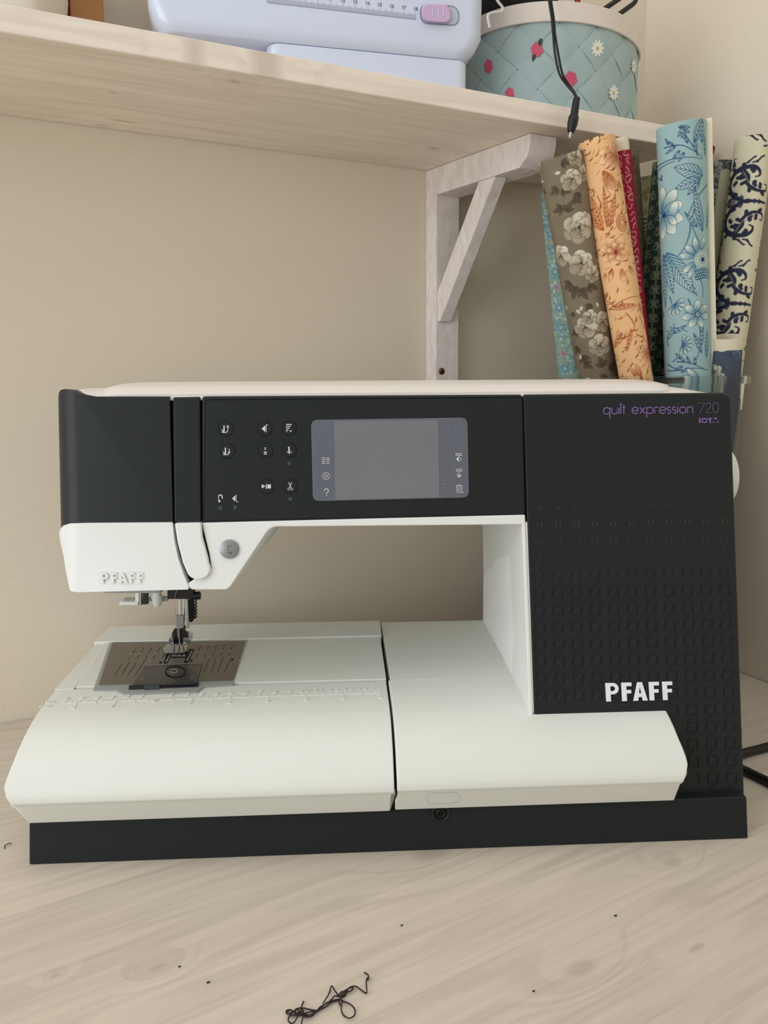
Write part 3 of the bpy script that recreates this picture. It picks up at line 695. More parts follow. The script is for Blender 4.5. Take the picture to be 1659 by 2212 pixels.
nparts = []
def num(s, x, y, size):
    v, f = text_parts(s, size, .0003, .00012 if len(s) < 3 else .00006, 'CENTER')
    nparts.append(([tf(x + a, y + b) + np.array([0, 0, c]) for a, b, c in v], f))
for k in list(range(-6, 0)) + list(range(0, 16)):
    x = x0 + k * cm; num(str(abs(k)), x, tsl(x) + (.0048 if k else -.003), .0068)
for k in (-2, -1, 1, 2, 3, 4, 5, 6):
    x = x0 + k * inch; num(str(abs(k)), x, tsl(x) - .0098, .0066)
num('cm', x0 - 6.95 * cm, tsl(x0 - 7 * cm) + .0012, .0052); num('Inch', x0 - 6.98 * cm, tsl(x0 - 7 * cm) - .0060, .0046)
multi('ruler_numbers', nparts, M['bedw'], rel, smooth=False)
# oval pad on the bed front
def lowf(px, py): 
    r = ray(px, py); y0, z0 = LOWER[0]; y1, z1 = LOWER[1]; n_ = np.array([0, (z1 - z0), -(y1 - y0)]); d = n_ @ np.array([0, y0, z0]); t = (d - n_ @ CAM) / (n_ @ r); p = CAM + r * t; return p + np.array([0, -.0004, 0])
ov = arc(932, 1725.5, 12, 11.5, 90, 270, 10) + arc(981, 1723.5, 12, 11.5, -90, 90, 10)
decal('oval_outline', [ribbon_data(ov, 1.4, lowf, closed=True)], M['white'], bed)

# needle plate
ZP = .0840
zp = lambda x, y: hz(x, y, ZP)
loft('plate_frame', [hz(x, y, ZP) for x, y in [(238, 1384), (535, 1382.5), (504, 1479), (440, 1483), (426, 1494), (268, 1498), (248, 1490), (201, 1490)]],
     [hz(x, y, ZP) - np.array([0, 0, .003]) for x, y in [(238, 1384), (535, 1382.5), (504, 1479), (440, 1483), (426, 1494), (268, 1498), (248, 1490), (201, 1490)]], M['greyf'], sm, .0003)
ZQ = .0845
pl = [(266, 1393.5), (526, 1387), (506, 1463), (501, 1468), (430, 1470), (213, 1479)]
pl = [(243, 1387), (527, 1384.5), (505, 1465), (500, 1469), (428, 1471), (213, 1479)]
plate = loft('needle_plate', [hz(x, y, ZQ) for x, y in pl], [hz(x, y, ZQ) - np.array([0, 0, .0006]) for x, y in pl], M['steel'], sm, .0002)
zq = lambda x, y: hz(x, y, ZQ + .0002)
lines = []
def zc(x, y): return (180 + x / 4.366, 1230 + y / 4.366)   # coordinates read off an enlarged crop
for (a, b) in (((495, 742), (462, 790)), ((575, 735), (545, 785)), ((648, 735), (615, 785)), ((725, 733), (695, 780)), ((1108, 718), (1085, 765)), ((1185, 715), (1160, 765)), ((1258, 712), (1236, 758)), ((1335, 708), (1315, 755)), ((1410, 708), (1390, 752)),
               ((445, 818), (428, 845)), ((520, 815), (504, 843)), ((603, 812), (585, 838)), ((680, 812), (662, 836)), ((756, 810), (738, 834)), ((1078, 798), (1062, 822)), ((1150, 795), (1135, 820)), ((1228, 792), (1213, 815)), ((1305, 790), (1290, 812)), ((1380, 785), (1366, 808)),
               ((362, 895), (290, 1000)), ((437, 870), (357, 998)), ((505, 865), (418, 998)), ((578, 858), (487, 995)), ((1120, 880), (1075, 975)), ((1190, 835), (1140, 970)), ((1253, 830), (1203, 968)), ((1320, 826), (1265, 966)), ((1384, 850), (1330, 962))):
    lines.append(ribbon_data([zc(*a), zc(*b)], 1.0, zq))
tag(decal('engraved_lines', lines, M['dark'], plate), kind='stuff')
dots = [poly_data([zc(x - 9, y - 6), zc(x + 9, y - 6), zc(x + 6, y + 6), zc(x - 12, y + 6)], zq) for x, y in ((455, 800), (535, 797), (690, 790), (1075, 780), (1152, 775), (1310, 770), (1385, 775), (1128, 852), (1250, 850), (505, 872), (628, 870))]
tag(decal('engraved_digits', dots, M['greyf'], plate), kind='stuff')
zr = lambda x, y: hz(x, y, ZQ + .0003)
decal('plate_hole', [poly_data([zc(a + 1405, b * .5 + 847) for a, b in circ(0, 0, 14)], zr)], M['gap'], plate)
decal('plate_hole', [poly_data([zc(a + 728, b * .5 + 874) for a, b in circ(0, 0, 13)], zr)], M['gap'], plate)
decal('plate_hole', [poly_data([zc(a + 1018, b * .5 + 858) for a, b in circ(0, 0, 12)], zr)], M['gap'], plate)
for nm, q in (('feed_slot', [(795, 785), (840, 785), (790, 882), (755, 882)]), ('feed_slot', [(1000, 750), (1045, 748), (990, 875), (948, 878)]), ('feed_slot', [(850, 780), (985, 775), (965, 828), (830, 830)])):
    decal(nm, [poly_data([zc(*p) for p in q], zr)], M['gap'], plate)
zt = lambda x, y: hz(x, y, ZQ + .0006)
for q in ([(812, 800), (826, 800), (790, 870), (775, 870)], [(1018, 765), (1030, 765), (985, 862), (970, 862)], [(868, 785), (882, 785), (868, 820), (855, 820)], [(905, 784), (918, 784), (905, 820), (892, 820)]):
    loft('feed_dog', [zt(*zc(*p)) for p in q], [zt(*zc(*p)) - np.array([0, 0, .0005]) for p in q], M['silver'], plate)
zu = lambda x, y: hz(x, y, ZQ + .0008)
cv = [(585, 905), (1117, 880), (1050, 1085), (455, 1098)]
cover = loft('bobbin_cover', [hz(*zc(*p), ZQ + .0010) for p in cv], [hz(*zc(*p), ZQ + .0001) for p in cv], M['smoke'], sm, .0002)
zv = lambda x, y: hz(x, y, ZQ + .00115)
decal('bobbin_ring', [ribbon_data([zc(870 + a, 965 + b * .55) for a, b in circ(0, 0, 95, 26)] , 2.4, zv, closed=True)], M['gap'], cover)
decal('bobbin_hub', [ribbon_data([zc(855 + a, 960 + b * .55) for a, b in circ(0, 0, 32, 16)], 2.2, zv, closed=True)], M['greyf'], cover)
decal('bobbin_case', [poly_data([zc(*p) for p in [(785, 925), (860, 915), (820, 960), (830, 1010), (775, 1005)]], zv)], M['smokedk'], cover)
decal('cover_edge', [ribbon_data([zc(585, 906), zc(1117, 882)], .9, zv), ribbon_data([zc(1117, 882), zc(1055, 1070)], .6, zv)], M['greyf'], cover)
for x, y in ((560, 1030), (1028, 1015)): decal('cover_mark', [ribbon_data([zc(x - 14, y - 12), zc(x + 14, y - 12), zc(x + 10, y + 14), zc(x - 18, y + 14)], .8, zv, closed=True)], M['greyf'], cover)
lip = [(430, 1090), (1090, 1062), (1084, 1112), (425, 1140)]
loft('cover_lip', [hz(*zc(*p), ZQ + .0012) for p in lip[:2]] + [hz(*zc(*p), ZQ - .0006) for p in lip[2:]], [hz(*zc(*p), ZQ - .002) for p in lip], M['smokedk'], cover, .0002)
lip2 = [(570, 1092), (720, 1086), (718, 1130), (572, 1136)]
loft('cover_latch', [hz(*zc(*p), ZQ + .0016) for p in lip2[:2]] + [hz(*zc(*p), ZQ - .0002) for p in lip2[2:]], [hz(*zc(*p), ZQ - .002) for p in lip2], M['dot'], cover, .0002)

# needle assembly, everything hangs from the head at y = YN
YN = .128
def n_(px, py, dy=0.0): return hy(px, py, YN + dy)
def nbox(name, x0, y0, x1, y1, th, m, parent=None, dy=0.0, bevel=.0003):
    a, b, c, d = n_(x0, y0, dy), n_(x1, y0, dy), n_(x1, y1, dy), n_(x0, y1, dy); s = np.array([0, th, 0])
    return loft(name, [a, b, c, d], [a + s, b + s, c + s, d + s], m, parent or sm, bevel)
nbox('head_underside', 224, 1262, 345, 1281.5, .03, M['greyf'], dy=-.06)
lev = nbox('threader_lever', 292, 1262, 300, 1307, .003, M['white'], dy=-.01)
nbox('lever_tip', 257.5, 1301, 298, 1308, .004, M['white'], lev, dy=-.012, bevel=.0007)
nbox('lever_flange', 266, 1294.5, 293, 1300, .006, M['greyf'], lev, dy=-.008)
spr = []
for k in range(110): a = k * .55; spr.append(n_(313, 1268 + k * .34) + np.array([cos(a) * .0026, sin(a) * .0026, 0]))
tube('spring', spr, .0005, M['dark'], sm, 6)
cyl('spring_core', n_(313, 1260), n_(313, 1304), .0022, M['greyf'], sm)
lathe('threader_boss', [(0, 0), (.0022, 0), (.0036, .0025), (.0040, .006), (.0046, .0075), (.0030, .0095), (.0048, .0115), (.0050, .014), (.0045, .018)], n_(340, 1309), (0, 0, 1), M['white'], sm, 24)
nbox('boss_arm', 322, 1290, 362, 1299, .004, M['silver'], dy=.001)
nbox('needle_bar_clamp', 361, 1262, 418, 1294.5, .008, M['dark'], dy=-.004, bevel=.0008)
cyl('clamp_screw', n_(412, 1287, -.001), n_(433, 1286, -.001), .0031, M['dark'], sm, bevel=.0003)
cyl('needle_bar', n_(388, 1262, 0), n_(390, 1334, 0), .0016, M['chrome'], sm)
cyl('presser_bar', n_(398, 1262, .010), n_(401, 1356, .010), .0030, M['chrome'], sm)
blk = nbox('needle_clamp', 379.5, 1330, 396.5, 1356, .0045, M['silver'], dy=-.004, bevel=.0005)
cyl('needle', n_(386, 1354, 0), n_(388.5, 1404, 0), .0004, M['chrome'], blk, r1=.0003, n=10)
dt = [(404, 1294), (419, 1295), (422, 1320), (420, 1336), (415, 1344), (406, 1343), (403, 1320)]
loft('feed_lever', [n_(x, y, .012) for x, y in dt], [n_(x, y, .020) for x, y in dt], M['dark'], sm, .0004)
for k in range(6): nbox('lever_tooth', 419.5, 1298 + 7 * k, 423.2, 1301.5 + 7 * k, .006, M['dark'], dy=.013, bevel=.0002)
ank = [(377, 1357), (399, 1357), (404, 1366), (399, 1388), (377, 1389), (371, 1368)]
foot = loft('presser_foot', [n_(x, y, .002) for x, y in ank], [n_(x, y, .012) for x, y in ank], M['dark'], sm, .0004)
nbox('foot_side', 364, 1379, 375, 1391, .014, M['chrome'], foot, dy=-.002)
nbox('foot_side', 396, 1378, 409, 1390, .014, M['chrome'], foot, dy=-.002)
fs = [(399, 1363), (412, 1364), (415, 1376), (409, 1392), (399, 1390)]
loft('foot_shank', [n_(x, y, .006) for x, y in fs], [n_(x, y, .012) for x, y in fs], M['chrome'], foot, .0004)
sole = [(362, 1391), (407, 1388), (404, 1404), (398, 1410), (356, 1411), (352, 1404), (354, 1399)]
zs = lambda p, z: hz(p[0], p[1], z)
loft('foot_sole', [zs(p, .0868) for p in sole], [zs(p, .0856) for p in sole], M['cfoot'], foot, .0003)
nbox('sole_bar', 368, 1391, 401, 1394, .003, M['chrome'], foot, dy=-.004, bevel=.0002)
nbox('sole_toe', 371, 1416, 400, 1419, .002, M['chrome'], foot, dy=-.022, bevel=.0002)
for x0_, x1_ in ((377, 375), (387, 386), (396, 398)): cyl('sole_prong', n_(x0_, 1396, -.004), hz(x1_, 1418, .0862), .0005, M['chrome'], foot, n=8)
tube('upper_thread', spline([n_(387, 1262, -.006), n_(377, 1295, -.006), n_(381, 1340, -.006), n_(384, 1372, -.006), n_(388, 1385, -.004), n_(388.3, 1398, -.001)], 6), .00018, M['thread2'], sm, 5)
tube('loose_thread', spline([hz(*zc(880, 650), .094), hz(*zc(905, 690), .090), hz(*zc(1010, 740), .0862), hz(*zc(1120, 705), .0856), hz(*zc(1250, 710), .0855), hz(*zc(1400, 672), .0855)], 6), .00018, M['thread2'], sm, 5)

# ================================================================== CABLES, THREADS ON THE TABLE
pc = tube('power_cable', spline([hz(1588, 1633, .0050), hz(1612, 1625, .0042), hz(1640, 1618, .0036), hz(1662, 1612, .0036), hz(1720, 1598, .0036), hz(1800, 1588, .0036), hz(1930, 1600, .0036), hz(2100, 1640, .0036)], 8), .0034, M['rubber'], None, 10)
tag(pc, 'upper black cable leaving the machine side towards the right edge', 'cable')
pc = tube('pedal_cable', spline([hz(1590, 1656, .0050), hz(1608, 1664, .0040), hz(1635, 1677, .0036), hz(1665, 1692, .0036), hz(1720, 1722, .0036), hz(1800, 1775, .0036), hz(1950, 1830, .0036), hz(2150, 1850, .0036)], 8), .0034, M['rubber'], None, 10)
tag(pc, 'lower black cable leaving the machine side and lying on the table', 'cable')
def tp_(x, y, z=.0009): return hz(600 + x / 7.541, 2080 + y / 7.541, z)
strands = [
    [(1410, 155), (1465, 190), (1480, 235), (1455, 275), (1440, 300), (1450, 440), (1435, 492), (1330, 420), (1280, 385), (1220, 382), (1160, 410), (1090, 490), (1030, 560)],
    [(1030, 560), (1060, 480), (1130, 430), (1200, 395), (1225, 420), (1180, 460), (1110, 480), (1050, 540), (1010, 590)],
    [(1010, 545), (950, 480), (880, 378), (850, 450), (830, 510), (780, 590), (735, 665)],
    [(1040, 550), (1000, 545), (925, 540), (880, 590), (830, 640), (760, 680), (690, 720), (640, 775), (560, 830), (480, 850), (400, 840)],
    [(1020, 590), (900, 615), (800, 650), (700, 740), (640, 780), (520, 800), (430, 830), (330, 855), (230, 840), (180, 830)],
    [(1030, 600), (880, 640), (760, 730), (640, 785), (560, 860), (480, 885), (430, 870)],
    [(640, 780), (520, 760), (400, 735), (320, 745), (260, 790), (180, 830), (140, 815), (145, 775), (200, 765), (280, 800), (350, 840), (420, 800), (400, 760)],
    [(150, 800), (210, 765), (250, 800), (310, 745), (350, 790), (300, 830), (230, 845), (190, 870), (170, 930), (215, 985), (280, 950), (330, 860), (380, 790)],
    [(420, 625), (395, 690), (380, 740), (400, 850), (420, 870), (390, 960), (385, 1100)],
    [(1040, 620), (1110, 640), (1200, 690), (1255, 760), (1250, 850), (1170, 900), (1080, 860), (1040, 780), (1035, 700), (1050, 600)],
    [(990, 530), (1040, 470), (1100, 480), (1100, 530), (1040, 560), (1010, 600), (1000, 650), (1020, 685), (1050, 640)]]
tparts = []
for i, s in enumerate(strands):
    pts = [tp_(x, y, .0006 + .0007 * ((j * 7 + i * 3) % 3)) for j, (x, y) in enumerate(s)]
    tparts.append(tube_data(spline(pts, 6), .00034, 6))
v, f = tube_data([tp_(1440, 290), tp_(1465, 255), tp_(1485, 228)], [.0003, .0007, .0003], 8); tparts.append((v, f))
tt = multi('thread_tangle', tparts, M['thread'], None, angle=60); tag(tt, 'loose tangle of dark thread lying on the table in front of the machine', 'thread', kind=None)
v = [hz(0, 0, 0)]
ts = tube('thread_scrap', spline([hz(10, 1833, .0006), hz(11, 1826, .0012), hz(17, 1823, .0014), hz(24, 1821, .0008)], 5), .0003, M['thread'], None, 6)
tag(ts, 'tiny dark curl of thread at the left edge of the table', 'thread')

# ================================================================== THINGS ON THE SHELF
# lavender machine with printed ruler
LA = radians(9.7); LX = np.array([cos(LA), sin(LA), 0]); LY = np.array([-sin(LA), cos(LA), 0]); LO = W(.1475, .1775)
def LF(x, y, z): return LO + LX * x + LY * y + np.array([0, 0, z])
lm = empty('lavender_sewing_machine', LF(-.1, .03, ZS1)); tag(lm, 'pale lavender plastic sewing machine with printed ruler and lilac slide button on the shelf', 'sewing machine')
def rbox(name, x0, x1, y0, y1, z0, z1, r, m, parent, bev):
    pl = []
    for cx, cy, a in ((x1 - r, y0 + r, -90), (x1 - r, y1 - r, 0), (x0 + r, y1 - r, 90), (x0 + r, y0 + r, 180)):
        for k in range(9): t = radians(a + 90 * k / 8); pl.append((cx + r * cos(t), cy + r * sin(t)))
    return loft(name, [LF(x, y, z0) for x, y in pl], [LF(x, y, z1) for x, y in pl], m, parent, bev, seg=5)
YB = .066
def lp(px, py, off=0.0): return hit(px, py, LY, float(LY @ LF(0, 0 - off, 0)))
zb = lp(976, 128)[2]; XR_ = float((lp(1050, 60) - LO) @ LX); XL_ = float((lp(316, 10) - LO) @ LX)
def lsec(z):  # body outline: flares outwards above the foot
    return 0
zs_ = [(zb, .0016, .0), (zb + .0008, .0004, 0), (zb + .010, .0, .010), (zb + .020, 0, .0155), (zb + .12, 0, .017)]
V = []; Fc = []; nn = 0
for z, ins, ex in zs_:
    pl = []; r = .014; x0, x1, y0, y1 = XL_ + (.016 - ex) * .5 + ins, ex + ins * -1 + (XR_ - .0165), -.002 + ins, YB
    for cx, cy, a in ((x1 - r, y0 + r, -90), (x1 - r, y1 - r, 0), (x0 + r, y1 - r, 90), (x0 + r, y0 + r, 180)):
        for k in range(9): t = radians(a + 90 * k / 8); pl.append((cx + r * cos(t), cy + r * sin(t)))
    nn = len(pl); V += [LF(x, y, z) for x, y in pl]
for j in range(len(zs_) - 1):
    for k in range(nn): Fc.append((j * nn + k, j * nn + (k + 1) % nn, (j + 1) * nn + (k + 1) % nn, (j + 1) * nn + k))
Fc.append(tuple(range(nn))[::-1]); Fc.append(tuple(range((len(zs_) - 1) * nn, len(zs_) * nn)))
body = mesh('body', V, Fc, M['lav'], lm, angle=60)
XF = float((lp(577, 100) - LO) @ LX)
rbox('foot_block', XF, .0, -.0008, YB - .003, ZS1, zb - .0003, .010, M['lav'], lm, .0015)
rbox('rear_foot', XL_ + .02, XF - .002, .030, YB - .003, ZS1, zb + .002, .008, M['lavdk'], lm, .0012)
lf = lambda x, y: lp(x, y, .0024)
rx0, ry0, rx1, ry1 = 300, -27.0, 898.0, 41.5
ticks = []
def rul(t): return (rx0 + (rx1 - rx0) * t, ry0 + (ry1 - ry0) * t)
u18 = lf(898, 34); u10 = lf(688, 9)
mmx = (u18 - LO) @ LX / 1; uu = float((lf(898, 34) - lf(687, 8)) @ LX) / 8.0
xa = float((u18 - LO) @ LX); za_ = float(lf(898, 41.5)[2])
slz = float((lf(898, 41.5)[2] - lf(560, 3)[2]) / ((lf(898, 41.5) - lf(560, 3)) @ LX))
def RL(x, h): return LF(x, -.0023, za_ + slz * (x - xa) + h)
for k in range(0, 121):
    x = xa - k * uu / 10; L = .0042 if k % 10 == 0 else (.0034 if k % 5 == 0 else .0026)
    ticks.append(([RL(x - .00012, 0), RL(x + .00012, 0), RL(x + .00012, L * 1.35), RL(x - .00012, L * 1.35)], [(0, 1, 2, 3)]))
ticks.append(([RL(xa - 12 * uu, -.0002), RL(xa, -.0002), RL(xa, .0001), RL(xa - 12 * uu, .0001)], [(0, 1, 2, 3)]))
tk = multi('ruler_scale', ticks, M['mark'], body, smooth=False, recalc=False)
nm = []
for k in range(0, 13):
    v, f = text_parts(str(18 - k), .0036, 0, .0001, 'CENTER'); x = xa - k * uu
    nm.append(([RL(x + a, .0065 + b) for a, b, c in v], f))
multi('ruler_numbers', nm, M['mark'], body, smooth=False, recalc=False)
sl = rounded([(908, 8), (990, 14), (992, 55), (909, 50)], 19, 6)
decal('slide_slot', [poly_data(sl, lambda x, y: lp(x, y, .0023))], M['lavdk'], body)
decal('slot_edge', [ribbon_data(sl, 1.8, lambda x, y: lp(x, y, .0024), closed=True)], M['mark'], body)
sb = rounded([(909, 6), (973, 9), (977, 52), (911, 48)], 20, 6)
sbt = loft('slide_button', [lp(x, y, .0058) for x, y in rounded([(911, 8), (971, 11), (974, 49), (913, 45)], 18, 6)], [lp(x, y, .0022) for x, y in sb], M['lilac'], body, .0006)
for x in (934, 946, 958): decal('button_rib', [ribbon_data([(x, 17 + (946 - abs(x - 946)) * 0), (x, 34 if x != 946 else 40)], 2.2, lambda a, b: lp(a, b, .0061))], M['lav'], sbt)

# basket of painted splints
BC = (.2735, .2455); BA, BB, BH = .0875, .0700, .0855
def BS(u, h, off=0.0):          # u in radians around the oval, h height
    return W(BC[0] + (BA + off) * cos(u), BC[1] + (BB + off) * sin(u), ZS1 + .0005 + h)
us = np.linspace(0, 2 * pi, 721); pp = np.stack([BA * np.cos(us), BB * np.sin(us)], 1); sl_ = np.concatenate([[0], np.cumsum(np.linalg.norm(np.diff(pp, axis=0), axis=1))]); PER = sl_[-1]
def u_of(s): return float(np.interp(s % PER, sl_, us))
bk = empty('splint_basket', W(BC[0], BC[1], ZS1)); tag(bk, 'pale blue woven splint basket with white rim and painted flowers on the shelf', 'basket')
NS = 14; SP = PER / NS
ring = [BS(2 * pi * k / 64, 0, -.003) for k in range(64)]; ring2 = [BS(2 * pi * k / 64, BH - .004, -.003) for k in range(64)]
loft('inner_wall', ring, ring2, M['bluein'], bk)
for fam in (1, -1):
    for i in range(NS):
        V = []; Fc = []; nh, nw = 26, 6
        for a in range(nh + 1):
            h = BH * a / nh
            for b in range(nw + 1):
                w = (b / nw - .5) * (SP - .0012); s = i * SP + fam * h + w + .006 * 0
                other = s + fam * h if fam == 1 else s + h * -1 * -1
                q = (s + h) if fam == 1 else (s - h)
                off = .0006 + .0009 * (1 if fam == 1 else -1) * cos(pi * q / SP) * cos(pi * (i * SP) / SP * 1.0)
                off -= .0005 * (abs(w) / (SP / 2)) ** 6
                V.append(BS(u_of(s), h, off))
        for a in range(nh):
            for b in range(nw): k = a * (nw + 1) + b; Fc.append((k, k + 1, k + nw + 2, k + nw + 1))
        mesh('woven_splint', V, Fc, M['blueb'], bk, angle=60)
def ringband(name, h0, h1, o0, o1, m, parent):
    V = []; Fc = []; n = 72
    for k in range(n):
        u = 2 * pi * k / n
        for hh, oo in ((h0, o1), (h1, o1), (h1, o0), (h0, o0)): V.append(BS(u, hh, oo))
    for k in range(n):
        for j in range(4): Fc.append((k * 4 + j, k * 4 + (j + 1) % 4, ((k + 1) % n) * 4 + (j + 1) % 4, ((k + 1) % n) * 4 + j))
    return mesh(name, V, Fc, m, parent, .0006)
ringband('rim_band', BH - .0145, BH + .0015, .0012, .0032, M['rim'], bk)
def bhit(px, py, off=.0022):
    r = ray(px, py); o = CAM; a0 = np.array([o @ SW - BC[0], o @ NW - BC[1]]); d = np.array([r @ SW, r @ NW]); A_, B_ = BA + off, BB + off
    qa = (d[0] / A_) ** 2 + (d[1] / B_) ** 2; qb = 2 * (a0[0] * d[0] / A_ ** 2 + a0[1] * d[1] / B_ ** 2); qc = (a0[0] / A_) ** 2 + (a0[1] / B_) ** 2 - 1
    D = qb * qb - 4 * qa * qc
    t = (-qb - math.sqrt(max(D, 0))) / (2 * qa); return o + r * t
def petalpx(cx, cy, a, L, wd): return [(cx + cos(a) * L * s - sin(a) * wd * t, cy + sin(a) * L * s + cos(a) * wd * t) for s, t in ((.1, -.3), (.45, -.9), (.8, -.85), (1, -.2), (1, .2), (.8, .85), (.45, .9), (.1, .3))]
for (x, y, r, kx) in ((1160, 107, 17, .8), (1055, 143, 16, .6), (1101, 203, 15, .7), (1233, 170, 17, .82)):
    pa = []
    for k in range(6): a = 2 * pi * k / 6 + .3; pa.append(poly_data([(x + (px_ - x) * kx, py_) for px_, py_ in petalpx(x, y, a, r, r * .42)], lambda a_, b_: bhit(a_, b_, .0016)))
    pa.append(poly_data([(x + a_ * kx, y + b_) for a_, b_ in circ(0, 0, r * .45, 10)], lambda a_, b_: bhit(a_, b_, .00165)))
    decal('painted_blossom', pa, M['pink'], bk)
for (x, y, r, kx) in ((1291, 104, 19, .72), (1326, 200, 18, .6), (1369, 143, 16, .34)):
    pa = [poly_data([(x + (px_ - x) * kx, py_) for px_, py_ in petalpx(x, y, 2 * pi * k / 10, r, r * .2)], lambda a_, b_: bhit(a_, b_, .0016)) for k in range(10)]
    dz_ = decal('painted_daisy', pa, M['daisy'], bk)
    decal('daisy_centre', [poly_data([(x + a_ * kx, y + b_) for a_, b_ in circ(0, 0, r * .24, 8)], lambda a_, b_: bhit(a_, b_, .0019))], M['yel'], dz_)
for pts in ([(1164, 98), (1162, 90), (1167, 83), (1172, 84), (1171, 92), (1168, 98)], [(1150, 118), (1158, 117), (1157, 125), (1150, 133), (1149, 126)]):
    decal('painted_leaf', [poly_data(pts, lambda a_, b_: bhit(a_, b_, .0019))], M['leafp'], bk)

# things in the basket
def blob(name, c, sx, sy, sz, m, seed=0, amp=.18, n=24):
    rg = np.random.RandomState(seed); ph = rg.rand(6) * 6; V = []; Fc = []
    for i in range(n + 1):
        th = pi * i / n
        for k in range(n * 2):
            p = 2 * pi * k / (n * 2); w = 1 + amp * (sin(3 * p + ph[0] + 2 * th) * .5 + sin(5 * p - 3 * th + ph[1]) * .3 + sin(7 * th + 2 * p + ph[2]) * .2)
            q = W(c[0] + sx * w * sin(th) * cos(p), c[1] + sy * w * sin(th) * sin(p), c[2] + sz * w * cos(th)); V.append(q)
    for i in range(n):
        for k in range(n * 2): Fc.append((i * 2 * n + k, i * 2 * n + (k + 1) % (2 * n), (i + 1) * 2 * n + (k + 1) % (2 * n), (i + 1) * 2 * n + k))
    return mesh(name, V, Fc, m, None, angle=60)
bg = blob('black_bag', (.235, .250, ZS1 + .105), .045, .046, .055, M['bag'], 3, .1); tag(bg, 'black cloth bag bulging out of the blue basket', 'bag')
ww = tube('white_wire', spline([wb(1058, 60, .172), wb(1054, 34, .172), wb(1066, 28, .172), wb(1082, 26, .172), wb(1086, 17, .172), wb(1075, 2, .172), wb(1068, -14, .172)], 8) , .0011, M['wire'], None, 8)
tag(ww, 'bent white wire sticking out at the left of the blue basket', 'wire')
w3 = tube('white_clip', [wb(1210, 12, .2), wb(1211, -4, .2), wb(1216, -12, .2)], .002, M['wire'], None, 8); tag(w3, 'short pale clip above the middle of the basket rim', 'clip')
rd = tube('red_marker', [wb(1245, 14, .22), wb(1252, -20, .22)], .0028, M['redp'], None, 10); tag(rd, 'red plastic stick standing in the blue basket', 'marker')
for i, pts in enumerate(([(1290, 30), (1322, 8), (1350, -10), (1380, -22)], [(1330, 36), (1352, 20), (1372, 4), (1372, -12)])):
    cc = tube('bent_cable', spline([wb(x, y, .205) for x, y in pts], 6), .0022, M['rubber'], None, 8)
    tag(cc, ['left black cable curving out of the basket at its right rim', 'right black cable leaving the basket beside its right rim'][i], 'cable')
# cable with plug hanging over the basket and shelf edge
hc = empty('jack_cable', wb(1230, 250, .150)); tag(hc, 'thin black audio cable with a jack plug hanging over the shelf edge', 'cable')
for dx in (-2.2, 2.2):
    tube('cord', spline([wb(1184 + dx, -40, .1655), wb(1188 + dx, 0, .1655), wb(1194 + dx, 40, .165), wb(1197 + dx, 75, .1645), wb(1203 + dx * 1.6, 120, .164), wb(1212 + dx * 1.5, 160, .163), wb(1228 + dx, 185, .161), wb(1240 + dx * .7, 200, .158), wb(1246, 214, .155)], 6), .0010, M['rubber'], hc, 8)
a_, b_, c_, d_ = wb(1246, 211, .155), wb(1240, 250, .1545), wb(1233, 285, .154), wb(1230, 300, .154)
ax = (b_ - a_) / np.linalg.norm(b_ - a_)
rib = tube('strain_relief', [a_ + (b_ - a_) * t for t in np.linspace(0, 1, 15)], [(.0030 if k % 2 else .0024) + .0006 * k / 14 for k in range(15)], M['rubber'], hc, 16)
tube('plug_body', [b_ + (c_ - b_) * t for t in (0, .1, .5, .85, 1)], [.0036, .0044, .0044, .0034, .0026], M['rubber'], hc, 16)
tube('jack_tip', [c_ + (d_ - c_) * t for t in (0, .3, .32, .38, .4, .7, .74, .8, .9, 1)], [.0013, .0013, .001, .001, .0013, .0013, .0009, .0012, .0011, .0003], M['chrome'], hc, 12)
# left of the shelf
def prism_w(name, pxl, b, th, m, zb_=None): 
    fr = [wb(x, y, b) for x, y in pxl]; zmin = ZS1
    fr = [p if p[2] > zmin + .02 or True else p for p in fr]; bkp = [p + NW * th for p in fr]; return loft(name, fr, bkp, m, None, .0008)
def floorpt(px, b, zz): p = wb(px, 20, b); q = p.copy(); q[2] = zz; return q
def shelfbox(name, x0, x1, b, th, h, m, lbl, cat, bev=.001):
    p0, p1 = wb(x0, 20, b), wb(x1, 20, b); a0, a1 = p0 @ SW, p1 @ SW
    return tag(box(name, (a0, b, ZS1), (a1, b + th, ZS1 + h), m, None, bev, frame=W), lbl, cat)
bx = shelfbox('brown_box', 151, 224, .262, .04, .13, M['amber'], 'amber brown box standing at the back of the shelf left of the lavender machine', 'box')
bx2 = shelfbox('brown_folder', 108, 150, .275, .035, .12, M['amber'], 'narrow brown folder between the cream cloth bundle and the brown box', 'folder')
vb = blob('cloth_bundle', (float(wb(70, 0, .25) @ SW), .25, ZS1 + .047), .024, .03, .05, M['vase'], 9, .08); tag(vb, 'cream cloth bundle at the left end of the shelf', 'cloth')
mb_ = blob('maroon_pouch', (float(wb(8, 0, .29) @ SW), .278, ZS1 + .045), .022, .025, .05, M['maroon'], 5, .08); tag(mb_, 'dark maroon pouch in the upper left corner of the shelf', 'pouch')

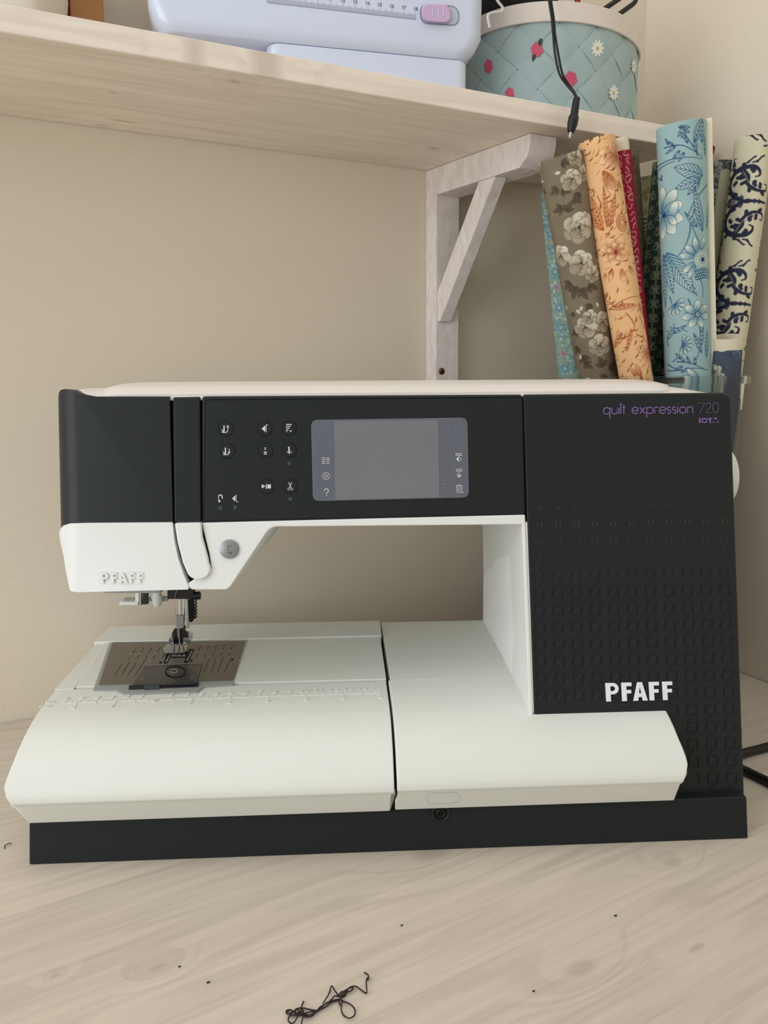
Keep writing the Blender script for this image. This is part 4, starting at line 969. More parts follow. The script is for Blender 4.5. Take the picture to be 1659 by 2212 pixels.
# ================================================================== FABRIC ROLLS IN THE CLEAR BIN
class Canvas:
    """small painter for cloth prints, in unrolled photo-sized units; colours sRGB 0..1"""
    def __init__(s, w, h, base, seed=0, mottle=.0):
        s.w, s.h = int(w), int(h); s.a = np.ones((s.h, s.w, 3)) * np.array(base) / 255.0
        s.rg = np.random.RandomState(seed)
        if mottle:
            m = np.zeros((s.h, s.w))
            for k, amp in ((8, .5), (16, .3), (34, .2)):
                g = s.rg.rand(k * 2 + 2, k + 2); yy = np.linspace(0, k * 2, s.h); xx = np.linspace(0, k, s.w)
                y0 = yy.astype(int); x0 = xx.astype(int); fy = (yy - y0)[:, None]; fx = (xx - x0)[None, :]
                m += amp * ((g[y0][:, x0] * (1 - fy) + g[y0 + 1][:, x0] * fy) * (1 - fx) + (g[y0][:, x0 + 1] * (1 - fy) + g[y0 + 1][:, x0 + 1] * fy) * fx)
            s.a *= (1 + mottle * (m - .5))[:, :, None]
    def win(s, x, y, r):
        x0, x1 = max(0, int(x - r)), min(s.w, int(x + r) + 2); y0, y1 = max(0, int(y - r)), min(s.h, int(y + r) + 2)
        if x0 >= x1 or y0 >= y1: return None
        Y, X = np.mgrid[y0:y1, x0:x1]; return (slice(y0, y1), slice(x0, x1)), X.astype(float) - x, Y.astype(float) - y
    def put(s, sl, col, al):
        s.a[sl] = s.a[sl] * (1 - al[:, :, None]) + col * al[:, :, None]
    def petal(s, x, y, ang, L, Wd, c0, c1, line=None, hatch=5, hs=.5, point=0.0, lw=1.1, vein=False, soft=.55):
        w = s.win(x, y, L * 1.15 + 2)
        if w is None: return
        sl, X, Y = w; ca, sa = cos(ang), sin(ang); u = (X * ca + Y * sa) / L; t = (-X * sa + Y * ca)
        uc = np.clip(u, 0, 1)
        half = Wd / 2 * np.where(uc < .6, np.sin(pi / 2 * np.clip(uc / .6, 0, 1)) ** .75, np.sqrt(np.clip(1 - ((uc - .6) / .4) ** 2, 0, 1))) if point == 0 else Wd / 2 * np.sin(pi * uc ** .8) ** .9
        d = half - np.abs(t); inside = np.clip(d + .5, 0, 1) * ((u > -.02) & (u < 1.02))
        T = np.where(half > .3, t / np.maximum(half, .3), 0)
        c0 = np.array(c0) / 255.; c1 = np.array(c1) / 255.
        g = np.clip(uc ** soft, 0, 1)[:, :, None]; col = c0 * (1 - g) + c1 * g
        if vein:
            ph = (u * L / 3.2 - np.abs(t) * .45); h = np.clip(np.sin(ph * 2.2) * 1.6 - .2, 0, 1) * .75
            mid = np.clip(1.1 - np.abs(t), 0, 1); h = np.maximum(h, mid)
        else:
            h = np.clip(np.sin(T * hatch * pi + 1.5) * 1.5 - .2, 0, 1) * np.clip(1.25 - u * 1.5, 0, 1) * hs * 2
        lc = np.array(line if line is not None else c0 * 255) / 255.
        h = np.clip(h, 0, 1)[:, :, None] * (hs + .2); col = col * (1 - h) + lc * h
        if line is not None:
            e = np.clip(1.2 - d / lw, 0, 1)[:, :, None] * .9; col = col * (1 - e) + lc * e
        s.put(sl, col, inside)
    def stroke(s, pts, w0, w1, c, al=1.0, n=14):
        P = spline([(p[0], p[1], 0) for p in pts], n) if len(pts) > 2 else [np.array([*pts[0], 0.]) + (np.array([*pts[1], 0.]) - np.array([*pts[0], 0.])) * t for t in np.linspace(0, 1, n)]
        P = np.array(P)[:, :2]; c = np.array(c) / 255.; N = len(P)
        cx, cy = (P.min(0) + P.max(0)) / 2; r = max(P.max(0) - P.min(0)) / 2 + max(w0, w1) + 2
        w = s.win(cx, cy, r)
        if w is None: return
        sl, X, Y = w; X = X + cx; Y = Y + cy; best = np.full(X.shape, -9.)
        for i in range(N - 1):
            a, b = P[i], P[i + 1]; ab = b - a; l2 = ab @ ab + 1e-9; t = np.clip(((X - a[0]) * ab[0] + (Y - a[1]) * ab[1]) / l2, 0, 1)
            wd = w0 + (w1 - w0) * (i + t) / (N - 1); d = np.hypot(X - a[0] - ab[0] * t, Y - a[1] - ab[1] * t); best = np.maximum(best, wd / 2 - d)
        s.put(sl, c, np.clip(best + .5, 0, 1) * al)
    def leafstroke(s, x, y, ang, L, bend, w, c):
        P = [(x + cos(ang + bend * t) * L * t, y + sin(ang + bend * t) * L * t) for t in (0, .33, .66, 1)]
        s.stroke(P[:3], .6, w, c, n=5); s.stroke(P[1:], w, .4, c, n=5)
    def dot(s, x, y, r, c, al=1.0):
        w = s.win(x, y, r + 2)
        if w is None: return
        sl, X, Y = w; s.put(sl, np.array(c) / 255., np.clip(r - np.hypot(X, Y) + .5, 0, 1) * al)
    def rose(s, x, y, r, pal, rot=0.):
        dk, md, lt, ln = pal
        for ring, (k, rr, ww) in enumerate(((6, 1.0, .80), (5, .74, .66), (4, .5, .5), (3, .3, .34))):
            for i in range(k):
                a = rot + 2 * pi * i / k + ring * .5 + s.rg.rand() * .25; L = r * rr * (.92 + .16 * s.rg.rand())
                sh = .5 + .5 * sin(a + 2.4); c1 = [md[j] * (1 - sh) + lt[j] * sh for j in range(3)]
                s.petal(x, y, a, L, r * ww * 1.2, md if ring < 2 else dk, c1, ln, 7, .28, lw=1.0, soft=.8)
        s.dot(x, y, r * .09, ln)
    def daisy(s, x, y, r, n, c0, c1, ln, rot=0., centre=None, frac=1.0, wd=1.0):
        for i in range(n):
            a = rot + frac * 2 * pi * i / n; s.petal(x, y, a, r * (.88 + .2 * s.rg.rand()), wd * r * 2.3 * frac / n * 2.2 if frac == 1 else wd * r * .5, c0, c1, ln, 6, .55, lw=1.1)
        if centre:
            s.dot(x, y, r * .26, c0)
            for i in range(9): a = 2 * pi * i / 9; s.dot(x + cos(a) * r * .22, y + sin(a) * r * .22, 1.2, centre)
    def sprig(s, x, y, ang, L, n, c, lw=1.2, leaf=None, ls=9):
        pts = [(x + cos(ang) * L * t, y + sin(ang) * L * t + sin(t * 3) * 3) for t in (0, .35, .7, 1)]; s.stroke(pts, lw, lw * .7, c, n=5)
        for i in range(n):
            t = (i + 1) / (n + .2); px = x + cos(ang) * L * t; py = y + sin(ang) * L * t + sin(t * 3) * 3
            for sg in (-1, 1):
                a = ang + sg * .9
                if leaf: s.petal(px, py, a, ls, ls * .5, c, leaf, c, 2, .4, point=1, vein=False, lw=.9)
                else: s.leafstroke(px, py, a, ls, sg * .5, 2.2, c)

class Roll:
    def __init__(s, top, rimp, rpx, yt, yr, base, seed, bx=None, mottle=0, rtop=None, lean=1.0):
        s.t = np.array(top, float); s.b = np.array(rimp, float); s.rt = rtop or rpx; s.rp = rpx
        s.T3 = hy(*top, yt); s.R3 = hy(*rimp, yr); dep = np.linalg.norm(s.R3 - CAM); zc = float((s.R3 - CAM) @ (R @ np.array([0, 0, -1.])))
        s.rad = rpx / FPX * zc * .99; s.d = (s.b - s.t); s.L = np.linalg.norm(s.d); s.d /= s.L; s.n = np.array([-s.d[1], s.d[0]]) * -1
        if s.n[0] < 0: s.n = -s.n
        s.cu = rpx * 1.95; s.cv = Canvas(2 * s.cu, s.L + 10, base, seed, mottle)
        s.bx = bx
    def loc(s, x, y):
        r = np.array([x, y]) - s.t; v = r @ s.d; q = r @ s.n
        return s.cu + s.rp * math.asin(max(-.99, min(.99, q / s.rp))), v
    def build(s, name, label, cream_top=0, inner='tubec', hollow=.55, dens=1.0, frill=0.0, flat=1.0, hide=0, endcol=None, group=None):
        cv = s.cv; rows = int(s.L * dens); rg = np.random.RandomState(5)
        axis = []; vs = []
        for i in range(rows + 1):
            t = i / rows; axis.append(s.T3 + (s.R3 - s.T3) * t); vs.append(t * s.L)
        dirn = (s.R3 - s.T3) / np.linalg.norm(s.R3 - s.T3)
        # below the rim the roll straightens and stands on the bin floor
        end = np.array([s.bx[0], s.bx[1], .008]) if s.bx else np.array([s.R3[0] + dirn[0] * .06, s.R3[1], .008])
        m1 = s.R3 + dirn * .09; nb = 16
        for i in range(1, nb + 1):
            t = i / nb; axis.append((1 - t) ** 2 * s.R3 + 2 * t * (1 - t) * m1 + t * t * end); vs.append(s.L + t * 40)
        axis = np.array(axis)
        tc_ = np.gradient(axis, axis=0); tc_ /= np.linalg.norm(tc_, axis=1)[:, None]
        fr = CAM - axis; fr -= tc_ * np.sum(fr * tc_, 1)[:, None]; fr /= np.linalg.norm(fr, axis=1)[:, None]
        rt = np.cross(fr, tc_); 
        if rt[0][0] < 0: rt = -rt
        na = int(s.rp * 1.95 * 2 * .9 * dens); ang = np.concatenate([np.linspace(-1.95, 1.95, na), np.linspace(1.95, 2 * pi - 1.95, 12)[1:-1]])
        NA = len(ang)
        wob = 1 + .018 * np.sin(ang * 3 + cv.rg.rand() * 6) + .012 * np.sin(ang * 5)
        rsc = np.interp(np.arange(len(axis)), [0, rows, len(axis)], [s.rt / s.rp, 1, 1])
        ca, sa = np.cos(ang), np.sin(ang)
        P = axis[:, None, :] + s.rad * rsc[:, None, None] * wob[None, :, None] * (ca[None, :, None] * fr[:, None, :] * flat + sa[None, :, None] * rt[:, None, :])
        if frill: P[0] += (-tc_[0])[None, :] * (rg.rand(NA) * frill)[:, None]
        # colours
        u = s.cu + np.where(ang <= 1.95, ang, np.abs(((ang - 1.95) % 3.9) - 1.95)) * s.rp
        ui = np.clip(u, 0, cv.w - 1.001); vi = np.clip(np.array(vs), 0, cv.h - 1.001)
        vi = np.where(np.array(vs) > s.L, np.clip(s.L - (np.array(vs) - s.L), 0, cv.h - 1.001), vi)
        x0 = ui.astype(int); y0 = vi.astype(int); fx = (ui - x0)[None, :, None]; fy = (vi - y0)[:, None, None]; A = cv.a
        c = (A[y0][:, x0] * (1 - fx) + A[y0][:, np.minimum(x0 + 1, cv.w - 1)] * fx) * (1 - fy) + (A[np.minimum(y0 + 1, cv.h - 1)][:, x0] * (1 - fx) + A[np.minimum(y0 + 1, cv.h - 1)][:, np.minimum(x0 + 1, cv.w - 1)] * fx) * fy
        c = np.clip(c, 0, 1); lin = np.where(c <= .04045, c / 12.92, ((c + .055) / 1.055) ** 2.4)
        NR = len(axis); V = P.reshape(-1, 3); cols = lin.reshape(-1, 3)
        ii = (np.arange(NR - 1)[:, None] * NA + np.arange(NA)[None, :]); jj = (np.arange(NR - 1)[:, None] * NA + (np.arange(NA)[None, :] + 1) % NA)
        Q = np.stack([ii, jj, jj + NA, ii + NA], -1).reshape(-1, 4)
        # rolled layers at the top: rim ring and inner wall
        nv = len(V); in0 = axis[0] + (P[0] - axis[0]) * .90; in1 = axis[0] + (P[0] - axis[0]) * .88 + tc_[0] * .05
        bt = axis[-1] + (P[-1] - axis[-1]) * .05
        V = np.concatenate([V, in0, in1, bt]); ec = np.array(s2l([q / 255 for q in (endcol or (205, 196, 178))]))
        cols = np.concatenate([cols, np.tile(ec * .95, (2 * NA, 1)), np.tile(ec, (NA, 1))])
        k = np.arange(NA); k2 = (k + 1) % NA; F2 = [np.stack([k2, k, nv + k, nv + k2], -1), np.stack([nv + k2, nv + k, nv + NA + k, nv + NA + k2], -1), np.stack([(NR - 1) * NA + k, (NR - 1) * NA + k2, nv + 2 * NA + k2, nv + 2 * NA + k], -1)]
        Q = np.concatenate([Q] + F2)
        me = bpy.data.meshes.new('cloth'); me.vertices.add(len(V)); me.vertices.foreach_set('co', V.astype(np.float32).ravel())
        me.loops.add(Q.size); me.loops.foreach_set('vertex_index', Q.astype(np.int32).ravel()); me.polygons.add(len(Q))
        me.polygons.foreach_set('loop_start', np.arange(0, Q.size, 4, dtype=np.int32)); me.polygons.foreach_set('loop_total', np.full(len(Q), 4, dtype=np.int32))
        me.update(calc_edges=True)
        ca_ = me.color_attributes.new('print', 'FLOAT_COLOR', 'POINT'); ca_.data.foreach_set('color', np.concatenate([cols, np.ones((len(cols), 1))], 1).astype(np.float32).ravel())
        me.materials.append(M['print']); me.polygons.foreach_set('use_smooth', [True] * len(me.polygons)); me.update()
        root = empty(name, axis[-1]); tag(root, label, 'fabric roll', group or 'fabric rolls standing in the clear bin')
        o = bpy.data.objects.new('cloth', me); COL.objects.link(o); o.parent = root; o.matrix_parent_inverse = Matrix.Translation(-root.location)
        s.root = root; s.axis = axis; s.tc = tc_; s.fr = fr; s.rt3 = rt
        if cream_top:
            up = -tc_[0]; rr_ = s.rad * cream_top[0]; q = axis[0]
            lathe('card_tube', [(rr_, -.06), (rr_, cream_top[1]), (rr_ * .86, cream_top[1]), (rr_ * .86, -.06)], q, up, M[inner], root, 32)
        return root

def hx_(r, x, y): return r.loc(x, y)
BASEY = .262
# --- small teal floral roll behind the taupe one
r = Roll((1197, 416), (1236, 812), 30, .3308, .3342, (150, 180, 172), 1, (.1881, .3392))
cv = r.cv
for i in range(1500):
    x, y = cv.rg.rand() * cv.w, cv.rg.rand() * cv.h; c = [(126, 164, 172), (164, 182, 148), (216, 218, 202), (112, 154, 170), (160, 178, 140), (190, 208, 206)][cv.rg.randint(6)]
    cv.petal(x, y, cv.rg.rand() * 6.3, 7, 4, c, c, None, 2, .1)
for y, k in ((470, 0), (505, 1), (585, 0), (618, 2), (662, 0), (705, 1), (762, 2), (795, 0), (540, 1)):
    for dx in (-14, 12):
        x, v = r.loc(1197 + (y - 416) * .1 + dx, y); cv.daisy(x, v, 11, 6, (70, 122, 148), (150, 200, 208), (60, 105, 135), k, (230, 230, 200)) if k != 2 else cv.daisy(x, v, 8, 6, (178, 140, 160), (208, 180, 190), (140, 110, 140), k)
r.build('fabric_roll', 'narrow teal and green small floral fabric roll leftmost in the clear bin', endcol=(150, 180, 180))

# --- taupe roll with cream roses
r = Roll((1210, 340), (1293, 812), 43.5, .2372, .2769, (132, 121, 101), 2, (.1919, .3054), mottle=.16)
cv = r.cv; pal = ((120, 108, 88), (168, 156, 132), (236, 230, 208), (62, 54, 44)); lf_ = (112, 100, 80); ld = (76, 66, 52)
for (x, y, a, L) in ((1205, 398, 2.6, 22), (1212, 405, .4, 20), (1215, 438, 3.0, 24), (1222, 446, -.9, 24), (1236, 420, .8, 22), (1246, 412, 2.2, 20), (1240, 600, 1.9, 30), (1232, 592, 2.6, 26), (1252, 606, 1.2, 28), (1266, 600, .6, 26), (1272, 640, 2.4, 18), (1256, 755, 1.2, 30), (1262, 770, .8, 24), (1248, 735, 2.2, 24), (1300, 780, -1.8, 26), (1314, 790, -.5, 24), (1306, 800, 2.5, 20), (1178, 400, .6, 14), (1186, 445, 1.4, 14), (1212, 352, .3, 20), (1226, 330, -.6, 18), (1245, 700, 2.7, 20), (1240, 660, 3.0, 14)):
    u, v = r.loc(x, y); cv.petal(u, v, a, L, L * .45, ld, lf_, ld, 3, .4, point=1, vein=True, lw=1.2); cv.petal(u, v, a + .8, L * .7, L * .34, ld, lf_, ld, 3, .4, point=1, vein=True, lw=1.2); cv.petal(u, v, a - .8, L * .7, L * .34, ld, lf_, ld, 3, .4, point=1, vein=True, lw=1.2)
for (x, y, R_) in ((1240, 342, 20), (1232, 385, 22), (1256, 375, 18), (1258, 470, 20), (1212, 535, 23), (1247, 480, 31), (1252, 552, 27), (1276, 578, 18), (1290, 560, 14), (1297, 682, 23), (1262, 690, 25), (1292, 732, 25), (1270, 668, 16), (1166, 350, 12)):
    u, v = r.loc(x, y); cv.rose(u, v, R_, pal, x * .37)
for (x, y, a) in ((1250, 655, -1.0), (1252, 660, -2.2), (1288, 650, -1.8), (1252, 765, -1.2), (1176, 345, -1), (1171, 382, .1), (1181, 440, 1.3), (1198, 370, .1), (1222, 640, 1.4), (1246, 790, 1.2), (1262, 812, -.2)):
    u, v = r.loc(x, y); cv.petal(u, v, a, 15, 9, (190, 178, 150), (240, 236, 216), (62, 54, 44), 4, .3, point=1)
r.build('fabric_roll', 'taupe fabric roll printed with large cream roses leaning left in the clear bin', frill=.0014, endcol=(150, 140, 120))

# --- orange roll with rust flowers
r = Roll((1289, 308), (1373, 812), 34.5, .235, .2445, (236, 190, 138), 3, (.1869, .2669), mottle=.07, rtop=37)
cv = r.cv; rust = (142, 62, 38); org = (214, 140, 84); pe = (246, 208, 160); dk = (112, 40, 36)
def OP(x, y, a, L, w_, n=7): u, v = r.loc(x, y); cv.petal(u, v, a, L, w_, (176, 96, 58), pe, rust, n, .65, lw=1.2)
def OF(x, y, a, L, w_): u, v = r.loc(x, y); cv.petal(u, v, a, L, w_, org, (238, 184, 128), rust, 4, .6, point=1, vein=True)
def OS(pts, w0=1.8, w1=.8): cv.stroke([r.loc(*p) for p in pts], w0, w1, rust)
for a, L in ((3.5, 42), (3.05, 44), (2.6, 38), (2.1, 34), (4.2, 34)): OP(1328, 345, a, L, 24, 9)
OP(1302, 372, 1.2, 50, 22, 9); OP(1312, 380, 1.5, 42, 18, 9); OP(1332, 395, 1.7, 24, 12)
OF(1306, 492, -2.15, 100, 24); OF(1304, 492, -1.75, 80, 16); OF(1316, 488, -1.25, 70, 12); OF(1312, 488, -1.5, 90, 10)
OF(1285, 470, -2.0, 60, 14)
for a in np.linspace(0, 6.28, 8)[:-1]: OP(1327, 537, a, 30, 20, 8)
for a in np.linspace(.4, 6.68, 7)[:-1]: OP(1330, 538, a, 19, 13, 6)
cv.dot(*r.loc(1330, 540), 4, dk)
OP(1322, 572, 1.9, 26, 12); OP(1340, 575, 1.5, 28, 12); OP(1354, 570, 1.1, 24, 10); OP(1310, 580, 2.0, 18, 8)
for rr in (12, 8.5, 5): cv.stroke([(r.loc(1340, 480)[0] + rr * cos(t), r.loc(1340, 480)[1] + rr * 1.5 * sin(t)) for t in np.linspace(0, 6.28, 9)], 1.4, 1.4, rust)
for pts in (((1318, 660), (1350, 640), (1375, 636)), ((1318, 658), (1345, 662), (1378, 655)), ((1312, 640), (1325, 650), (1318, 662)), ((1352, 670), (1368, 700), (1352, 722), (1336, 720), (1332, 714), (1340, 710)), ((1378, 680), (1386, 700), (1392, 715)), ((1316, 738), (1338, 735), (1352, 715)), ((1300, 625), (1310, 645), (1324, 648)), ((1372, 718), (1384, 725), (1396, 742)), ((1292, 420), (1300, 440), (1296, 460)), ((1275, 400), (1290, 412))): OS(pts)
OF(1325, 655, .12, 50, 10); OF(1362, 705, 1.9, 50, 10); OF(1376, 650, 1.3, 40, 9); OF(1330, 745, -.9, 40, 12); OF(1306, 640, -.6, 26, 7)
for a, L in ((3.6, 40), (3.1, 42), (2.65, 38), (4.1, 34), (2.2, 34), (1.8, 30)): OP(1402, 762, a, L, 20, 9)
OP(1385, 812, -2.0, 36, 16); OP(1372, 812, -1.6, 30, 12)
for i in range(260):
    t = cv.rg.rand() * r.L; u = cv.rg.rand() * cv.w; x_, y_ = u, t
    c_ = cv.a[min(int(t), cv.h - 1), min(int(u), cv.w - 1)]
    if c_[0] > .86 and c_[2] > .45: cv.leafstroke(u, t, 1.2 + cv.rg.rand() * 1.2, 13, .7, 2.6, rust if cv.rg.rand() < .6 else org)
for x, y in ((1273, 315), (1268, 325), (1270, 335), (1278, 310), (1352, 745), (1350, 750), (1346, 754)): cv.dot(*r.loc(x, y), 1.6, dk)
r.build('fabric_roll', 'orange peach fabric roll with rust flowers leaning beside the taupe roll', frill=.0022, endcol=(240, 200, 150))

# --- red roll on a cream tube, behind the orange
r = Roll((1343, 329), (1390, 812), 18.5, .2500, .2628, (158, 32, 52), 4, (.2148, .2906))
cv = r.cv; lt = (206, 160, 164)
for y in range(340, 812, 13):
    for dx in (-9, 9):
        u, v = r.loc(1343 + (y - 329) * .097 + dx, y); a = cv.rg.rand() * 6.3; cv.stroke([(u, v), (u + 6 * cos(a), v + 7 * sin(a)), (u + 9 * cos(a + .9), v + 11 * sin(a + .9)), (u + 5 * cos(a + 1.6), v + 12 * sin(a + 1.6))], 3.2, .9, lt, .85); cv.leafstroke(u, v, a + 2, 8, .9, 2.6, lt)
r.build('fabric_roll', 'red scroll print fabric roll on a cream card tube behind the orange roll', cream_top=(.86, .0112), endcol=(150, 40, 55))
# --- tan floral roll behind the red one
r = Roll((1362, 326), (1398, 812), 15, .2741, .3086, (122, 112, 88), 5, (.2466, .2741))
cv = r.cv
for y in range(328, 812, 8):
    u, v = r.loc(1362 + (y - 326) * .074 + cv.rg.randint(-9, 10), y); cv.daisy(u, v, 6, 5, (120, 90, 70), [(170, 160, 130), (150, 96, 80), (176, 170, 150)][cv.rg.randint(3)], (84, 72, 54), y)
r.build('fabric_roll', 'narrow tan floral fabric roll directly behind the red roll', dens=.8, frill=.001, endcol=(120, 110, 88))
# --- cream green roll with brown berries
r = Roll((1400, 386), (1402, 812), 28, .3259, .3308, (168, 164, 132), 6, (.2174, .3387))
cv = r.cv; br_ = (104, 74, 40); dg = (44, 62, 44)
for (x, y) in ((1384, 415), (1392, 424), (1400, 418), (1382, 432), (1396, 434), (1376, 424), (1384, 455), (1394, 462), (1376, 470)):
    u, v = r.loc(x, y); cv.stroke([(u + 3.4 * cos(t), v + 3.4 * sin(t)) for t in np.linspace(0, 6.28, 7)], 1.2, 1.2, br_); cv.leafstroke(u, v, -1.8, 11, .4, 1.4, br_)
for k in range(6):
    u, v = r.loc(1376 + k * 4, 500 + k * 3); cv.leafstroke(u, v, -1.2, 9, .6, 2, br_)
for k in range(9): u, v = r.loc(1404 - k, 470 + k * 9); cv.leafstroke(u, v, 2.4, 30, .9, 4.2, dg)
for k in range(60): cv.leafstroke(cv.rg.rand() * cv.w, 120 + cv.rg.rand() * 300, cv.rg.rand() * 6, 14, .8, 3.2, dg)
for k in range(3): cv.leafstroke(*r.loc(1384 + 6 * k, 388), 1.2, 6, .5, 2, br_)
r.build('fabric_roll', 'cream green fabric roll with brown berries seen between red and dark green rolls', dens=.8, endcol=(190, 186, 160))
# --- dark green damask roll
r = Roll((1441, 352), (1398, 812), 28, .2689, .2823, (40, 52, 42), 7, (.2292, .3152))
cv = r.cv; lg = (112, 122, 98)
for row in range(15):
    for side in (-1, 0, 1):
        yc = 8 + row * 31 + (15 if side == 0 else 0); uc = cv.w / 2 + side * 30
        for k in range(4): cv.petal(uc, yc, pi / 2 * k + pi / 4, 7, 5, lg, (130, 140, 116), None, 2, .2)
        for sg in (-1, 1):
            for k in range(3): cv.leafstroke(uc, yc + sg * 6, sg * (pi / 2) + (k - 1) * 1.0, 12, (k - 1) * .6, 3.4, lg)
            cv.stroke([(uc + sg * 5, yc - 4), (uc + sg * 12, yc + 2), (uc + sg * 13, yc + 9)], 2.6, .8, lg)
r.build('fabric_roll', 'dark green damask fabric roll left behind the light blue roll', endcol=(40, 54, 44))
# --- second red roll crossing behind the blue one
r = Roll((1526, 318), (1404, 812), 17.5, .3453, .3542, (134, 38, 48), 8, (.2867, .3408), mottle=.1)
cv = r.cv
for y in range(640, 812, 12):
    u, v = r.loc(1526 - (y - 318) * .247 + cv.rg.randint(-8, 8), y); cv.leafstroke(u, v, cv.rg.rand() * 6, 12, .9, 3, (150, 120, 118)); cv.leafstroke(u, v, cv.rg.rand() * 6, 10, -.9, 3, (150, 120, 118))
r.build('fabric_roll', 'plain red fabric roll peeping out behind the upper right of the blue roll', dens=.7, endcol=(140, 50, 60))
# --- green roll with white flowers just left of the blue one
r = Roll((1459, 470), (1428, 812), 19, .296, .2963, (62, 74, 48), 9, (.2679, .2683), mottle=.1)
cv = r.cv
for y in range(480, 812, 17):
    u, v = r.loc(1459 - (y - 470) * .09 - 8 + (y % 3) * 7, y); cv.daisy(u, v, 9, 5, (140, 140, 110), (216, 214, 190), (60, 60, 44), y * .3)
r.build('fabric_roll', 'dark green roll with white blossoms squeezed against the left side of the blue roll', dens=.9, endcol=(70, 84, 54))

# --- light blue roll
r = Roll((1471, 274), (1486, 812), 47.5, .235, .2498, (156, 186, 188), 10, (.2218, .2601), mottle=.05)
cv = r.cv; nv_ = (30, 72, 108); bm_ = (66, 130, 164); wh_ = (222, 226, 208)
def BP(x, y, a, L, w_, n=7, c=wh_): u, v = r.loc(x, y); cv.petal(u, v, a, L, w_, bm_, c, nv_, n, .6, lw=1.6)
def BL(x, y, a, L, w_): u, v = r.loc(x, y); cv.petal(u, v, a, L, w_, (110, 160, 180), (200, 212, 200), nv_, 4, .7, point=1, vein=True, lw=1.6)
def BSt(pts, w0=2.2, w1=1.0): cv.stroke([r.loc(*p) for p in pts], w0, w1, nv_)
for pts in (((1426, 352), (1450, 345), (1480, 346), (1510, 352)), ((1426, 362), (1445, 352), (1460, 350)), ((1440, 318), (1470, 320), (1495, 335), (1512, 350)), ((1502, 345), (1490, 320), (1478, 300)), ((1520, 400), (1500, 430), (1486, 460), (1478, 455)), ((1490, 470), (1488, 500), (1478, 530), (1462, 548)), ((1500, 440), (1492, 480), (1505, 520)), ((1440, 600), (1436, 640)), ((1450, 630), (1455, 650)), ((1500, 585), (1512, 610), (1514, 640)), ((1486, 640), (1490, 655), (1480, 670)), ((1448, 740), (1446, 725), (1460, 700), (1485, 710)), ((1446, 795), (1470, 795), (1500, 792), (1525, 800)), ((1446, 780), (1460, 790), (1475, 795)), ((1463, 775), (1490, 780), (1520, 798)), ((1508, 700), (1510, 740), (1500, 780)), ((1456, 775), (1470, 760))): BSt(pts)
for (x, y, a, L, w_) in ((1458, 318, -2.4, 18, 5), (1462, 320, 2.7, 26, 8), (1470, 330, 2.4, 22, 8), (1448, 315, -2.0, 18, 5), (1478, 335, 2.2, 22, 8), (1484, 320, -1.9, 30, 7), (1500, 340, -1.7, 34, 9), (1516, 345, -1.6, 40, 8), (1496, 318, -1.2, 56, 17), (1510, 320, -1.5, 50, 14), (1430, 375, .5, 16, 5), (1436, 370, 1.8, 14, 4)): BL(x, y, a, L, w_)
BL(1512, 386, 3.55, 66, 30); BL(1508, 392, 2.9, 56, 22); BL(1506, 398, 2.4, 36, 14)
BL(1512, 500, -1.75, 96, 18); BL(1502, 490, -2.2, 40, 11); BL(1520, 492, -1.3, 60, 12)
for a, L, w_ in ((-1.5, 56, 24), (-.9, 56, 26), (-.3, 48, 26), (.4, 50, 26), (1.0, 54, 26), (1.6, 52, 26), (-2.1, 40, 20)): BP(1436, 452, a, L, w_, 9)
BP(1450, 470, -1.2, 40, 20, 9, (236, 236, 216)); BP(1445, 455, .9, 30, 16, 7, (236, 236, 216)); cv.dot(*r.loc(1440, 456), 5, nv_)
BL(1444, 534, 1.05, 112, 36); BL(1440, 538, 1.35, 90, 22); BL(1438, 536, 1.55, 120, 14)
BP(1500, 548, -2.3, 30, 14); BP(1502, 545, -1.7, 34, 14); BP(1508, 543, -1.2, 34, 14); BP(1500, 552, -2.9, 32, 14); BP(1502, 560, 2.5, 34, 15); BP(1500, 566, 2.1, 30, 12)
for rr, cc in ((20, (170, 190, 190)), (15, wh_), (10, (190, 205, 200)), (5, nv_)): cv.dot(*r.loc(1513, 558), rr, cc)
for k in range(14): a = 2 * pi * k / 14; u, v = r.loc(1513, 558); cv.stroke([(u + 8 * cos(a), v + 8 * sin(a)), (u + 15 * cos(a), v + 15 * sin(a))], 1.2, 1.0, nv_, n=3)
for row in range(4):
    for k in range(7): u, v = r.loc(1500 + k * 4.5 + (row % 2) * 2, 577 + row * 6 + abs(k - 3)); cv.dot(u, v, 3.2, nv_); cv.dot(u, v - .8, 2.0, (170, 196, 200))
for a in (-.4, .2, .7, 1.2, 1.7, 2.2): BP(1458, 648, a, 24, 9, 4)
for a in np.linspace(0, 6.28, 8)[:-1]: BP(1503, 674, a + .3, 30, 17, 7)
for rr, cc in ((6, nv_), (4, wh_), (2, nv_)): cv.dot(*r.loc(1504, 674), rr, cc)
for a in (-1.2, -.6, 0, .6, 1.2): BP(1436, 668, a, 18, 12, 6)
BL(1446, 725, -1.0, 34, 12); BL(1456, 712, -.5, 34, 10)
for a in (-1.3, -.8, -.3, .2, .7, 1.2, 1.7): BP(1474, 738, a, 24, 8, 4)
BL(1510, 745, -1.4, 44, 12); BL(1512, 760, -1.9, 50, 10); BL(1522, 770, -1.5, 60, 12)
for (x, y, a, L) in ((1470, 770, -2.1, 18), (1480, 778, -2.2, 20), (1490, 782, -1.9, 20), (1476, 786, 2.8, 20), (1488, 790, 2.6, 20), (1500, 786, -1.6, 20)): BL(x, y, a, L, 7)
for a in (3.5, 3.1, 2.7, 4.0): BP(1510, 822, a, 40, 14, 7)
for k in range(5): BL(1466 + k * 3, 284, .2 + k * .5, 24, 9)
